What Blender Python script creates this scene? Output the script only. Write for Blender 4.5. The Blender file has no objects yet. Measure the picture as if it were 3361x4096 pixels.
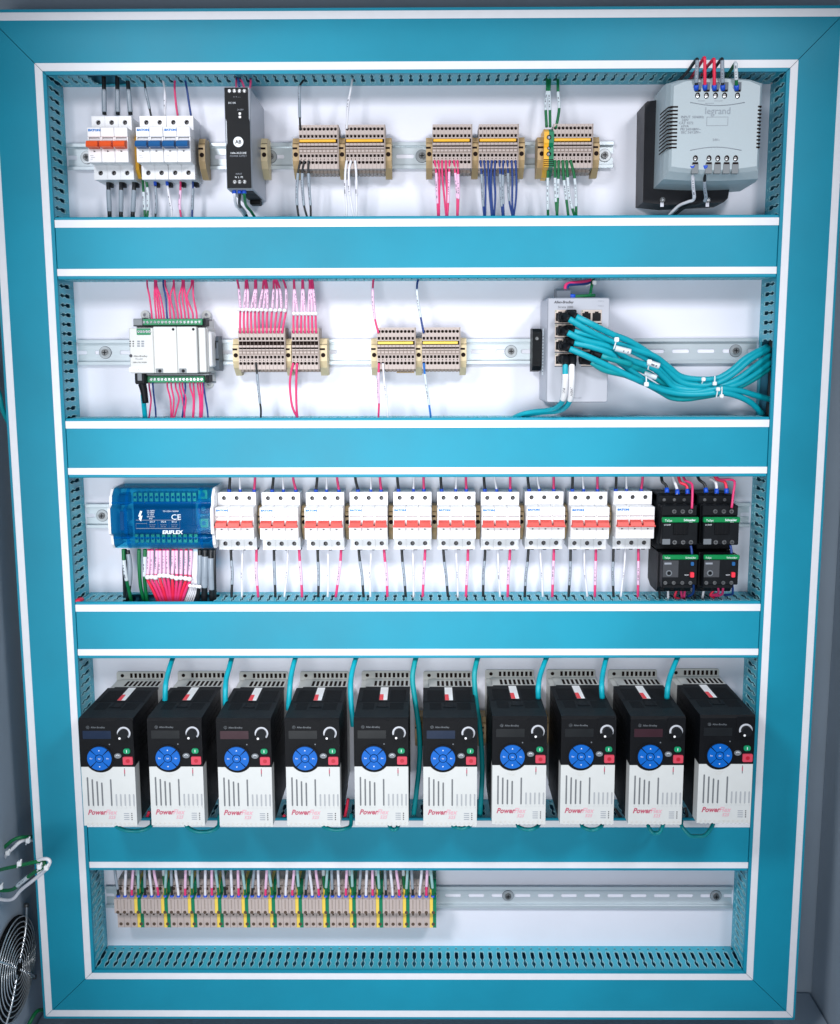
import bpy, bmesh, math, random
from mathutils import Vector, Matrix
random.seed(7)
S = bpy.context.scene
COL = S.collection

# ------------------------------------------------------------------ camera, world, lights, exposure
F_PX = 4100.0
CAM = Vector((0.01373, -1.45153, 0.89284))
MROT = Matrix(((0.99997583, -0.00675205, 0.00165965),
               (0.00642941, 0.98881654, 0.14899836),
               (-0.00264713, -0.14898408, 0.98883605)))     # columns: right, forward, up
cam_d = bpy.data.cameras.new('camera')
cam = bpy.data.objects.new('camera', cam_d); COL.objects.link(cam)
r_, f_, u_ = MROT.col[0], MROT.col[1], MROT.col[2]
cam.matrix_world = Matrix(((r_[0], u_[0], -f_[0], CAM[0]), (r_[1], u_[1], -f_[1], CAM[1]),
                           (r_[2], u_[2], -f_[2], CAM[2]), (0, 0, 0, 1)))
cam_d.sensor_fit = 'VERTICAL'; cam_d.sensor_height = 36.0; cam_d.lens = 36.0 * F_PX / 4096.0
cam_d.clip_start = 0.05; cam_d.clip_end = 50
S.camera = cam
W = bpy.data.worlds.new('World'); S.world = W; W.use_nodes = True
W.node_tree.nodes['Background'].inputs[0].default_value = (0.52, 0.68, 0.85, 1)
W.node_tree.nodes['Background'].inputs[1].default_value = 0.14

def lamp(name, loc, aim, size, power, col, spread=180, sy=None):
    l = bpy.data.lights.new(name, 'AREA'); l.energy = power; l.color = col
    l.shape = 'RECTANGLE' if sy else 'SQUARE'; l.size = size
    if sy: l.size_y = sy
    l.spread = math.radians(spread)
    o = bpy.data.objects.new(name, l); COL.objects.link(o); o.location = loc
    o.rotation_euler = (Vector(aim) - Vector(loc)).to_track_quat('-Z', 'Y').to_euler()
    return o
lamp('key_lamp_right', (0.80, -1.45, 1.66), (-.02, 0, .38), .32, 3.8, (.98, .97, 1.0), 84)
lamp('key_lamp_left', (-0.80, -1.45, 1.62), (.0, 0, .38), .34, 4.8, (.98, .97, 1.0), 84)
lamp('soft_fill', (-0.25, -1.75, 0.45), (-.08, 0, .66), 0.8, 4.3, (.96, .98, 1.0), 70)  # added low fill for the centre and the cover sheen, not an actual lamp
S.view_settings.view_transform = 'Standard'; S.view_settings.look = 'None'
S.view_settings.gamma = 1; S.view_settings.exposure = 0.0
S.render.engine = 'CYCLES'

# ------------------------------------------------------------------ helpers
def lin(c):
    c = c / 255.0
    return c / 12.92 if c <= .04045 else ((c + .055) / 1.055) ** 2.4
MATS = {}
def mat(name, rgb, rough=.45, metal=0.0, var=.05, scale=60, bump=0.0, spec=.5, **kw):
    m = bpy.data.materials.new(name); m.use_nodes = True
    nt = m.node_tree; b = nt.nodes['Principled BSDF']
    c = tuple(lin(v) for v in rgb)
    tc = nt.nodes.new('ShaderNodeTexCoord'); nz = nt.nodes.new('ShaderNodeTexNoise')
    nz.inputs['Scale'].default_value = scale; nz.inputs['Detail'].default_value = 6
    nt.links.new(tc.outputs['Object'], nz.inputs['Vector'])
    rp = nt.nodes.new('ShaderNodeValToRGB'); nt.links.new(nz.outputs['Fac'], rp.inputs[0])
    rp.color_ramp.elements[0].position = .3; rp.color_ramp.elements[1].position = .7
    rp.color_ramp.elements[0].color = (c[0]*(1-var), c[1]*(1-var), c[2]*(1-var), 1)
    rp.color_ramp.elements[1].color = (min(1, c[0]*(1+var)), min(1, c[1]*(1+var)), min(1, c[2]*(1+var)), 1)
    nt.links.new(rp.outputs[0], b.inputs['Base Color'])
    mr = nt.nodes.new('ShaderNodeMapRange'); nt.links.new(nz.outputs['Fac'], mr.inputs[0])
    mr.inputs[3].default_value = max(.02, rough - .07); mr.inputs[4].default_value = min(1, rough + .07)
    nt.links.new(mr.outputs[0], b.inputs['Roughness'])
    b.inputs['Metallic'].default_value = metal
    b.inputs['Specular IOR Level'].default_value = spec
    if bump:
        n2 = nt.nodes.new('ShaderNodeTexNoise'); n2.inputs['Scale'].default_value = 1500
        nt.links.new(tc.outputs['Object'], n2.inputs['Vector'])
        bp = nt.nodes.new('ShaderNodeBump'); bp.inputs['Strength'].default_value = bump; bp.inputs['Distance'].default_value = .0004
        nt.links.new(n2.outputs['Fac'], bp.inputs['Height']); nt.links.new(bp.outputs[0], b.inputs['Normal'])
    for k, v in kw.items(): b.inputs[k].default_value = v
    MATS[name] = m
    return m
mat('teal', (8, 142, 169), .48, var=.11, scale=6, bump=.35, spec=.38)
mat('teal_wall', (50, 172, 194), .38, var=.05, scale=30)
mat('teal_edge_lit', (150, 212, 224), .4, var=.05, scale=30)  # slot edges and rims: caught light put into a paler colour
mat('teal_base', (40, 120, 150), .5)
mat('stripe', (240, 240, 244), .45, var=.02)
mat('panel', (228, 229, 240), .42, var=.045, scale=7, bump=.15)
mat('enclosure', (170, 184, 198), .5, var=.05, scale=8, bump=.3)
mat('steel', (196, 206, 212), .36, metal=.45, var=.02, scale=8)
mat('washer', (176, 182, 186), .3, metal=.6, var=.1)
mat('chrome', (200, 204, 208), .25, metal=1.0)
mat('guard_wire', (225, 230, 234), .22, metal=.7, var=.1)
mat('screw', (112, 114, 116), .42, metal=.7, var=.3, scale=300)
mat('screw_dark', (74, 74, 76), .5, metal=.5, var=.3, scale=300)
mat('hole', (34, 24, 22), .8, spec=.1)
mat('dark', (16, 17, 20), .6, spec=.2)
mat('white', (238, 238, 240), .35, var=.02)
mat('white_shell', (222, 224, 228), .4, var=.02)
mat('orange', (240, 92, 38), .4)
mat('lever_red', (216, 76, 68), .42)
mat('lever_blue', (28, 92, 150), .4)
mat('logo_blue', (20, 120, 200), .5)
mat('ink', (58, 58, 66), .6)
mat('ink_pale', (140, 146, 156), .6)
mat('ink_print', (104, 106, 118), .5)
mat('print_fade', (150, 160, 170), .6)
mat('ink_white', (230, 236, 242), .5)
mat('terminal', (186, 172, 166), .45, var=.04, scale=120)
mat('terminal_low', (158, 144, 136), .5, var=.05)
mat('tan', (178, 152, 112), .5, var=.06)
mat('tan_pale', (214, 196, 158), .5)
mat('yellow', (240, 180, 48), .4)
mat('yellow_pale', (238, 205, 84), .4)
mat('green', (0, 122, 84), .4)
mat('pcb_green', (20, 130, 84), .4)
mat('black_plastic', (17, 20, 24), .5, var=.1, scale=80, spec=.16)
mat('drive_black', (11, 13, 17), .5, var=.1, scale=40, bump=.5, spec=.14)
mat('drive_grey', (198, 201, 200), .5, var=.02, bump=.3)
mat('drive_slot', (104, 108, 112), .7)
mat('drive_slot_pale', (160, 164, 168), .7)
mat('sticker_white', (252, 252, 252), .3)
mat('hole_tan', (84, 68, 56), .8)
mat('heatsink', (196, 196, 192), .45, var=.04)
mat('silver', (158, 164, 174), .35, metal=.35, var=.04)
mat('aluminium', (176, 180, 190), .4, metal=.3, var=.03, scale=20)
mat('plc_grey', (208, 210, 208), .5, var=.02)
mat('plc_dark', (120, 126, 130), .5)
mat('bracket_grey', (86, 96, 108), .5)
mat('beige_grey', (172, 186, 192), .45, var=.03, scale=30, bump=.3)
mat('black_steel', (22, 23, 29), .45, var=.1, spec=.4)
mat('key_blue', (0, 92, 180), .42, spec=.25)
mat('key_green', (16, 138, 94), .4, spec=.3)
mat('key_red', (196, 66, 84), .4, spec=.3)
mat('key_red_dark', (170, 24, 44), .35)
mat('key_grey', (110, 116, 122), .4)
mat('knob_ring', (190, 194, 202), .3)
mat('sticker_red', (244, 70, 78), .5)
mat('print_red', (176, 84, 104), .6)
mat('print_pink', (214, 158, 172), .6)
mat('display_off', (24, 27, 30), .3, spec=.3)
mat('display_blue', (18, 34, 58), .3, spec=.3)
mat('display_red', (52, 30, 38), .3, spec=.3)
mat('cyan', (0, 162, 180), .45, var=.04, scale=150)
mat('cyan_deep', (0, 150, 158), .45, var=.04, scale=150)
mat('w_black', (26, 30, 34), .42)
mat('w_white', (228, 228, 234), .45)
mat('w_pink', (222, 56, 116), .45)
mat('w_red', (230, 40, 76), .42)
mat('w_navy', (22, 58, 128), .42)
mat('w_blue', (16, 110, 196), .42)
mat('w_green', (0, 106, 58), .45)
mat('ferrule', (20, 80, 200), .4)
mat('tie', (236, 238, 240), .4)
mat('sleeve', (206, 216, 222), .3, var=.03)
mat('sleeve_grey', (146, 158, 170), .3, var=.05)
mat('sleeve_teal', (150, 190, 190), .3, var=.05)
mat('sleeve_pink', (232, 190, 218), .3, var=.03)
mat('sleeve_white', (222, 222, 230), .3, var=.03)
mat('brass', (190, 160, 90), .35, metal=.7)
mat('tele_green', (0, 128, 70), .45, spec=.3)
mat('reset_red', (240, 52, 72), .4)
mat('window_smoke', (70, 72, 76), .2)
mat('port_gold', (220, 206, 196), .3, metal=.5)
m = mat('blue_clear', (0, 120, 200), .1, var=.02)
nt = m.node_tree; tr = nt.nodes.new('ShaderNodeBsdfTransparent'); tr.inputs[0].default_value = (.46, .87, .95, 1)
mx = nt.nodes.new('ShaderNodeMixShader'); mx.inputs[0].default_value = .17
nt.links.new(tr.outputs[0], mx.inputs[1]); nt.links.new(nt.nodes['Principled BSDF'].outputs[0], mx.inputs[2]); nt.links.new(mx.outputs[0], nt.nodes['Material Output'].inputs[0])
m = mat('clear', (225, 232, 238), .12)
bb = m.node_tree.nodes['Principled BSDF']; bb.inputs['Alpha'].default_value = .45

CR = {'s': (0, 0, 1), 'f': (0, 0, 1.936), 'a': (200, 200, .5184), 'b': (1100, 200, .5184), 'c': (1650, 200, .5184),
      'd': (2461, 150, .5184), 'e': (0, 0, .5184), 'g': (2461, 0, .5184), 'a2': (200, 1050, .4608), 'b2': (900, 1050, .576),
      'c2': (1950, 1050, .4032), 'd2': (2450, 1050, .5248), 'a3': (200, 1850, .4608), 'b3': (800, 1850, .4608),
      'c3': (1600, 1850, .4608), 'd3': (2350, 1850, .4608), 'a4': (280, 2600, .4608), 'b4': (1080, 2600, .4608),
      'c4': (1700, 2600, .4608), 'd4': (2350, 2600, .4608), 'a5': (300, 3380, .4608), 'b5': (1100, 3380, .4608),
      'c5': (1900, 3380, .8416), 'l5': (0, 3200, .4233), 'z': (420, 1950, .265)}
def P(c, x, y, d):
    """point of the photograph's survey grid at real depth d in front of the mounting panel"""
    o = CR[c]; px = o[0] + x*o[2]; py = o[1] + y*o[2]
    v = MROT @ Vector(((px - 1680.5)/F_PX, 1, -(py - 2048)/F_PX))
    return CAM + v*((-d - CAM.y)/v.y)

def catmull(pts, n=6):
    if len(pts) < 3: return [Vector(p) for p in pts]
    q = [2*Vector(pts[0]) - Vector(pts[1])] + [Vector(p) for p in pts] + [2*Vector(pts[-1]) - Vector(pts[-2])]
    out = []
    for i in range(1, len(q)-2):
        p0, p1, p2, p3 = q[i-1], q[i], q[i+1], q[i+2]
        for k in range(n):
            t = k/n
            out.append(.5*((2*p1) + (p2-p0)*t + (2*p0-5*p1+4*p2-p3)*t*t + (3*p1-p0-3*p2+p3)*t**3))
    out.append(q[-2].copy())
    return out

class MB:
    def __init__(s): s.v = []; s.f = []; s.m = []; s.sm = []; s.names = []
    def mi(s, m):
        if m not in s.names: s.names.append(m)
        return s.names.index(m)
    def add(s, vs, fs, m, sm=False):
        o = len(s.v); s.v += [tuple(v) for v in vs]; k = s.mi(m)
        for f in fs: s.f.append([i+o for i in f]); s.m.append(k); s.sm.append(sm)
    def box(s, x0, x1, z0, z1, d0, d1, m, c=0.0):
        X = (min(x0, x1), max(x0, x1)); Y = (-max(d0, d1), -min(d0, d1)); Z = (min(z0, z1), max(z0, z1))
        c = min(c, (X[1]-X[0])*.45, (Y[1]-Y[0])*.45, (Z[1]-Z[0])*.45)
        if c <= 0:
            vs = [(X[i], Y[j], Z[k]) for i in (0, 1) for j in (0, 1) for k in (0, 1)]
            s.add(vs, [(0,1,3,2), (4,6,7,5), (0,4,5,1), (2,3,7,6), (0,2,6,4), (1,5,7,3)], m); return
        vs = []; idx = {}
        for i in (0, 1):
            for j in (0, 1):
                for k in (0, 1):
                    b = (X[i], Y[j], Z[k]); sg = (1-2*i, 1-2*j, 1-2*k)
                    for a in range(3):
                        p = [b[q] + (0 if q == a else c*sg[q]) for q in range(3)]
                        idx[(i, j, k, a)] = len(vs); vs.append(tuple(p))
        fs = []
        for a in range(3):
            o1, o2 = [q for q in range(3) if q != a]
            for e in (0, 1):
                loop = []
                for (p, q) in ((0,0), (1,0), (1,1), (0,1)):
                    t = [0,0,0]; t[a] = e; t[o1] = p; t[o2] = q; loop.append(idx[(t[0], t[1], t[2], a)])
                fs.append(loop)
            for p in (0, 1):
                for q in (0, 1):
                    t0 = [0,0,0]; t1 = [0,0,0]; t1[a] = 1
                    for t in (t0, t1): t[o1] = p; t[o2] = q
                    fs.append([idx[(*t0, o1)], idx[(*t1, o1)], idx[(*t1, o2)], idx[(*t0, o2)]])
        for i in (0, 1):
            for j in (0, 1):
                for k in (0, 1): fs.append([idx[(i, j, k, a)] for a in range(3)])
        s.add(vs, fs, m)
    def prism(s, poly, fn, t0, t1, m, sm=False):
        n = len(poly)
        vs = [fn(u, v, t0) for u, v in poly] + [fn(u, v, t1) for u, v in poly]
        s.add(vs, [list(range(n)), list(range(2*n-1, n-1, -1))] + [[i, (i+1) % n, n+(i+1) % n, n+i] for i in range(n)], m, sm)
    def px(s, poly, x0, x1, m): s.prism(poly, lambda d, z, t: (t, -d, z), x0, x1, m)      # profile (d, z) swept in x
    def pd(s, poly, d0, d1, m): s.prism(poly, lambda x, z, t: (x, -t, z), d0, d1, m)      # outline (x, z) swept in depth
    def cyl(s, x, z, r, d0, d1, m, n=16, rz=None):
        rz = rz or r
        s.pd([(x + r*math.cos(2*math.pi*i/n), z + rz*math.sin(2*math.pi*i/n)) for i in range(n)], d0, d1, m)
    def ring(s, x, z, r0, r1, d0, d1, m, n=24, a0=0, a1=360):
        A = [math.radians(a0 + (a1-a0)*i/n) for i in range(n+1)]
        for i in range(n):
            a, b = A[i], A[i+1]
            s.pd([(x+r0*math.cos(a), z+r0*math.sin(a)), (x+r1*math.cos(a), z+r1*math.sin(a)),
                  (x+r1*math.cos(b), z+r1*math.sin(b)), (x+r0*math.cos(b), z+r0*math.sin(b))], d0, d1, m)
    def rbox(s, x0, x1, z0, z1, r, d0, d1, m, n=4):
        s.pd(rrect(x0, x1, z0, z1, r, n), d0, d1, m)
    def tube(s, pts, r, m, n=8, raw=False, seg=6, marks=False):
        pts = [Vector(p) for p in pts] if raw else catmull(pts, seg)
        rings = []; up = None
        for i, p in enumerate(pts):
            t = (pts[min(i+1, len(pts)-1)] - pts[max(i-1, 0)]).normalized()
            if up is None:
                up = Vector((0, -1, 0))
                if abs(t.dot(up)) > .9: up = Vector((0, 0, 1))
            a = (up - t*up.dot(t)).normalized(); b = t.cross(a); up = a
            rr = r(i/(len(pts)-1)) if callable(r) else r
            rings.append([p + (a*math.cos(2*math.pi*k/n) + b*math.sin(2*math.pi*k/n))*rr for k in range(n)])
        vs = [v for q in rings for v in q]; L = len(rings)
        fs = [[i*n+k, i*n+(k+1) % n, (i+1)*n+(k+1) % n, (i+1)*n+k] for i in range(L-1) for k in range(n)]
        if marks:
            mk = [f for f in fs if (f[0] % n == 0) and random.random() < .42 and .2 < (f[0]//n)/L < .8]
            s.add(vs, [f for f in fs if f not in mk] + [list(range(n))[::-1], [(L-1)*n+k for k in range(n)]], m, True)
            o = len(s.v) - len(vs); k = s.mi('ink_print')
            for f in mk: s.f.append([i+o for i in f]); s.m.append(k); s.sm.append(True)
        else:
            s.add(vs, fs + [list(range(n))[::-1], [(L-1)*n+k for k in range(n)]], m, True)
    def slab(s, poly, fn, t0, t1, m, me):
        n = len(poly)
        vs = [fn(u, v, t0) for u, v in poly] + [fn(u, v, t1) for u, v in poly]
        s.add(vs, [list(range(n)), list(range(2*n-1, n-1, -1))], m); o = len(s.v)-len(vs); k = s.mi(me)
        for i in range(n): s.f.append([o+i, o+(i+1) % n, o+n+(i+1) % n, o+n+i]); s.m.append(k); s.sm.append(False)
    def slots(s, u0, u1, pitch, prof, v0, v1, fn, t0, t1, m, gaps=(), rim=True):
        """a wall between v0 and v1 with one slot on every cell border; prof = [(v, half width)]"""
        n = max(1, round((u1-u0)/pitch)); pitch = (u1-u0)/n
        for i in range(n):
            a, b = u0 + i*pitch, u0 + (i+1)*pitch; mid = (a+b)/2
            if any(g0 < mid < g1 for g0, g1 in gaps):
                s.prism([(a, v0), (b, v0), (b, v0+.010), (a, v0+.010)], fn, t0, t1, m); continue
            L = [(a, v0)] + [(a+w, v) for v, w in prof] + [(a, v1)]
            R = [(b, v0)] + [(b-w, v) for v, w in prof] + [(b, v1)]
            s.slab(L + R[::-1], fn, t0, t1, m, 'teal_edge_lit')
            if rim:
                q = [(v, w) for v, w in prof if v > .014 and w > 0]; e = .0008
                s.prism([(a+w, v) for v, w in q] + [(a+w+e, v) for v, w in q][::-1], fn, -.0007, .0, 'teal_edge_lit')
                s.prism([(b-w, v) for v, w in q] + [(b-w-e, v) for v, w in q][::-1], fn, -.0007, .0, 'teal_edge_lit')
    def holeplate(s, x0, x1, z0, z1, prof, d0, d1, m, cx=None):
        """front plate with holes down its middle: prof = [(z, half width)] from z0 to z1"""
        c = (x0+x1)/2 if cx is None else cx
        for sg, xe in ((-1, x0), (1, x1)):
            s.pd([(xe, z0), (c, z0)] + [(c+sg*w, z) for z, w in prof] + [(c, z1), (xe, z1)], d0, d1, m)
    def build(s, name, parent=None, loc=None, fix=True):
        me = bpy.data.meshes.new(name); off = Vector(loc) if loc is not None else Vector((0, 0, 0))
        me.from_pydata([tuple(Vector(v)-off) for v in s.v], [], s.f)
        for nm in s.names: me.materials.append(MATS[nm])
        me.polygons.foreach_set('material_index', s.m); me.polygons.foreach_set('use_smooth', s.sm)
        if fix:
            bm = bmesh.new(); bm.from_mesh(me); bmesh.ops.recalc_face_normals(bm, faces=bm.faces); bm.to_mesh(me); bm.free()
        o = bpy.data.objects.new(name, me); COL.objects.link(o)
        if loc is not None: o.location = loc
        if parent: o.parent = parent
        return o

def rrect(x0, x1, z0, z1, r, n=4):
    out = []
    for cx, cz, a in ((x1-r, z1-r, 0), (x0+r, z1-r, 90), (x0+r, z0+r, 180), (x1-r, z0+r, 270)):
        for i in range(n+1):
            t = math.radians(a + 90*i/n); out.append((cx + r*math.cos(t), cz + r*math.sin(t)))
    return out
def round_prof(z, r, n=6):      # half widths of a round hole, going up
    return [(z + r*math.sin(math.radians(-90 + 180*i/n)), r*math.cos(math.radians(-90 + 180*i/n))) for i in range(n+1)]
def sq_prof(z, w, h): return [(z-h/2-1e-5, 0), (z-h/2, w/2), (z+h/2, w/2), (z+h/2+1e-5, 0)]

def tag(o, label=None, cat=None, group=None, kind=None):
    if label: o['label'] = label
    if cat: o['category'] = cat
    if group: o['group'] = group
    if kind: o['kind'] = kind
    return o
def thing(name, label, cat, loc, group=None):
    o = bpy.data.objects.new(name, None); COL.objects.link(o); o.location = loc
    o.empty_display_size = .02
    return tag(o, label, cat, group)
def copy_tree(o, parent=None):
    c = o.copy(); COL.objects.link(c)
    if parent: c.parent = parent
    for ch in [x for x in o.children]: copy_tree(ch, c)
    return c

TXT = {}
def text(s, x, z, d, size, m, parent, name='lettering', align='CENTER', rot=0, shear=0, sx=1.0, bold=0.0):
    key = (s, size, align, m, shear, sx, bold)
    if key not in TXT:
        cu = bpy.data.curves.new('t', 'FONT'); cu.body = s; cu.size = size; cu.align_x = align; cu.extrude = .00008
        cu.shear = shear; cu.resolution_u = 2; cu.offset = bold
        to = bpy.data.objects.new('t', cu); COL.objects.link(to)
        me = bpy.data.meshes.new_from_object(to); bpy.data.objects.remove(to); bpy.data.curves.remove(cu)
        me.transform(Matrix.Diagonal((sx, 1, 1, 1))); me.transform(Matrix.Rotation(math.pi/2, 4, 'X'))
        me.materials.clear(); me.materials.append(MATS[m]); TXT[key] = me
    o = bpy.data.objects.new(name, TXT[key]); COL.objects.link(o); o.parent = parent
    o.location = (x, -d, z); o.rotation_euler = (0, rot, 0)
    return o

ORD = ['first', 'second', 'third', 'fourth', 'fifth', 'sixth', 'seventh', 'eighth', 'ninth', 'tenth', 'eleventh', 'twelfth', 'thirteenth', 'fourteenth', 'fifteenth', 'sixteenth']

# ------------------------------------------------------------------ the enclosure and the mounting panel
enc = thing('control_cabinet', 'grey steel enclosure walls surrounding the white mounting panel', 'cabinet', (0, 0.06, -.12))
def lb(b): return b
e = MB(); e.box(-.75, .75, -.4, 1.9, -.09, -.08, 'enclosure'); e.v = [(x, y-.06, z+.12) for x, y, z in e.v]; e.build('back_wall', enc)
e = MB(); e.box(-.605, -.5945, -.14, 1.45, -.075, .62, 'enclosure'); e.v = [(x, y-.06, z+.12) for x, y, z in e.v]; e.build('side_wall', enc)
e = MB(); e.box(.634, .645, -.14, 1.45, -.075, .62, 'enclosure'); e.v = [(x, y-.06, z+.12) for x, y, z in e.v]; e.build('side_wall', enc)
e = MB(); e.box(-.59, .63, -.14, -.125, -.075, .62, 'enclosure'); e.v = [(x, y-.06, z+.12) for x, y, z in e.v]; e.build('floor_plate', enc)
e = MB(); e.box(-.59, .63, 1.40, 1.412, -.075, .35, 'enclosure'); e.v = [(x, y-.06, z+.12) for x, y, z in e.v]; e.build('top_plate', enc)
pn = MB(); pn.box(-.566, .574, -.088, 1.352, -.003, 0, 'panel', .0008)
pn.v = [(x, y-.06, z+.12) for x, y, z in pn.v]; pn.build('mounting_panel', enc)['label'] = 'flat white painted panel behind the rails and ducts'

# ------------------------------------------------------------------ wire ducts
OX, OZ0, OZ1 = .4755, .0045, 1.254          # the opening inside the frame
DW = .066
WALLPROF = [(.0055, 0), (.0056, .0016), (.0095, .0016), (.0096, 0), (.0150, 0), (.0155, .0012), (.0175, .0026), (.0330, .0029), (.0360, .0018), (.0385, .0009), (.0405, .0009),
            (.0430, .0022), (.0460, .0028), (.0510, .0024), (.0545, .0010), (.0575, .0004), (.0576, 0)]
def ringrect(k):
    return {'open': (-OX, OX, OZ0, OZ1), 's1': (-.480, .480, 0, 1.2585), 's2': (-.4897, .4897, -.0097, 1.2682),
            's3': (-.5415, .5415, -.0597, 1.320), 's4': (-.5512, .5512, -.0697, 1.3297), 'out': (-.5545, .5545, -.0735, 1.3335)}[k]
def band(side, k0, k1, g):
    a, b = ringrect(k0), ringrect(k1)
    if side == 'left':   q = [(a[0], a[2]+g), (a[0], a[3]-g), (b[0], b[3]-g), (b[0], b[2]+g)]
    if side == 'right':  q = [(a[1], a[2]+g), (a[1], a[3]-g), (b[1], b[3]-g), (b[1], b[2]+g)]
    if side == 'top':    q = [(a[0]+g, a[3]), (a[1]-g, a[3]), (b[1]-g, b[3]), (b[0]+g, b[3])]
    if side == 'bottom': q = [(a[0]+g, a[2]), (a[1]-g, a[2]), (b[1]-g, b[2]), (b[0]+g, b[2])]
    return q
def wall_v(root, x, z0, z1, sgn, gaps=(), pitch=.0126):
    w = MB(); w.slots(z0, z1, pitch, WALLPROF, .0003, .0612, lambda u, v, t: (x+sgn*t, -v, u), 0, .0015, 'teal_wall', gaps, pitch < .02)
    return w.build('slotted_wall', root)
def wall_h(root, z, x0, x1, sgn, gaps=(), pitch=.0126):
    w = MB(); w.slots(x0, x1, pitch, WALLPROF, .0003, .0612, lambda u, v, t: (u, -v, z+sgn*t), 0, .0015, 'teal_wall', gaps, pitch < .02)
    return w.build('slotted_wall', root)
xg = [P('e', 722, 620, .04).x, P('e', 965, 620, .04).x]
zg = [P('d2', 1160, 1165, .03).z, P('d2', 1160, 635, .03).z]
for side, lab in (('left', 'long blue vertical wire duct down the left side of the frame'), ('right', 'long blue vertical wire duct down the right side of the frame'),
                  ('top', 'blue wire duct along the very top of the frame'), ('bottom', 'blue wire duct along the very bottom of the frame')):
    r = thing('wire_duct', lab, 'wire duct', (0, 0, 0), 'blue wire ducts around and between the rails')
    g = .0005
    c = MB(); c.pd(band(side, 'open', 'out', g), .0615, DW, 'teal')
    c.build('cover', r)
    for k0, k1 in (('s1', 's2'), ('s3', 's4')):
        st = MB(); st.pd(band(side, k0, k1, g*.8), DW+.0001, DW+.0006, 'stripe'); st.build('stripe', r)
    b_ = MB(); a, o = ringrect('open'), ringrect('out')
    if side in ('left', 'right'):
        sg = -1 if side == 'left' else 1
        b_.box(sg*(OX+.003), sg*.553, OZ0, OZ1, .0003, .002, 'teal_base'); b_.build('base', r)
        wall_v(r, sg*(OX+.0012), OZ0-.0005, OZ1+.0005, sg, [tuple(zg)] if side == 'right' else ())
        wall_v(r, sg*.5530, -.072, 1.332, -sg, pitch=.0252)
    else:
        z0, z1 = (OZ1+.003, 1.332) if side == 'top' else (-.072, OZ0-.003)
        b_.box(-.55, .55, z0, z1, .0003, .002, 'teal_base'); b_.build('base', r)
        zi = OZ1+.0012 if side == 'top' else OZ0-.0012; sg = 1 if side == 'top' else -1
        wall_h(r, zi, -OX, OX, sg, [tuple(xg)] if side == 'top' else ())
        wall_h(r, 1.332 if side == 'top' else -.072, -.55, .55, -sg, pitch=.0252)
HD = [(1.0764, .9964, 'upper'), (.8127, .7319, 'second'), (.5585, .4775, 'third'), (.2410, .1606, 'fourth')]
x3 = [P('a3', 620, 1220, .05).x, P('a3', 1432, 1220, .05).x]
HL = ['blue horizontal duct under the transformer row, topmost of the four crossbars', 'blue horizontal duct between the ethernet switch row and the red-switch breakers',
      'blue horizontal duct between the red-switch breakers and the motor drives', 'blue horizontal duct directly beneath the motor drives']
for i, (zt, zb, nm) in enumerate(HD):
    r = thing('wire_duct', HL[i], 'wire duct', (0, 0, zb), 'blue wire ducts around and between the rails')
    h = zt - zb
    c = MB(); c.box(-.4749, .4749, 0, h, .0615, DW, 'teal', .001); c.build('cover', r)
    for a, b in ((h-.0135, h-.0037), (.0044, .0135)):
        st = MB(); st.box(-.4747, .4747, a, b, DW+.0001, DW+.0006, 'stripe'); st.build('stripe', r)
    b_ = MB(); b_.box(-.474, .474, .002, h-.002, .0003, .002, 'teal_base'); b_.build('base', r)
    wall_h(r, h-.0012, -.4745, .4745, -1, [tuple(x3)] if i == 2 else ())
    wall_h(r, .0012, -.4745, .4745, 1)

# ------------------------------------------------------------------ DIN rails
def rail(x0, x1, z, screws, label):
    r = thing('mounting_rail', label, 'mounting rail', ((x0+x1)/2, 0, z), 'slotted steel mounting rails')
    cx = (x0+x1)/2; b = MB(); a0, a1 = x0-cx, x1-cx
    lo, hi = -.0028, .0028
    n = max(1, round((a1-a0)/.0345)); p = (a1-a0)/n
    for i in range(n):
        u0, u1 = a0+i*p, a0+(i+1)*p; w = .012
        # half slots at both ends of each cell
        L = [(u0, -.0135), (u0, lo), (u0+w-.0015, lo), (u0+w, lo+.0015), (u0+w, hi-.0015), (u0+w-.0015, hi), (u0, hi), (u0, .0135)]
        R = [(u1, -.0135), (u1, lo), (u1-w+.0015, lo), (u1-w, lo+.0015), (u1-w, hi-.0015), (u1-w+.0015, hi), (u1, hi), (u1, .0135)]
        b.pd(L + R[::-1], .0004, .0016, 'steel')
    for sg in (-1, 1):
        b.box(a0, a1, sg*.0125, sg*.0137, .0016, .0068, 'steel'); b.box(a0, a1, sg*.0125, sg*.0175, .0066, .0078, 'steel', .0004)
    b.build('rail_strip', r)
    for s in screws:
        q = MB(); xx = s.x-cx
        q.ring(xx, 0, .0035, .0082, .0017, .0030, 'washer', 20); q.ring(xx, 0, .0082, .0088, .0017, .0021, 'bracket_grey', 20); q.cyl(xx, 0, .0046, .0017, .0056, 'screw', 16)
        q.box(xx-.003, xx+.003, -.0006, .0006, .0056, .0058, 'dark'); q.box(xx-.0006, xx+.0006, -.003, .003, .0056, .0058, 'dark')
        q.build('screw', r)
Z1, Z2, Z3, Z4, Z5 = 1.1635, .9010, .6700, .3560, .0865
rail(-.4740, P('c', 1555, 800, .008).x, Z1, [P('a', 280, 820, .005), P('b', 1135, 805, .005), P('c', 1487, 800, .005), P('a', 1700, 812, .005)], 'slotted steel rail carrying the two topmost breakers and the power supply')
rail(-.4740, .4735, Z2, [P('a2', 475, 775, .005), P('c2', 235, 885, .005), P('d2', 945, 660, .005)], 'slotted steel rail behind the pale grey controller and the ethernet switch')
rail(-.4740, .4735, Z3, [P('a3', 450, 480, .005)], 'slotted steel rail behind the ten red-switch breakers and the contactors')
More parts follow.
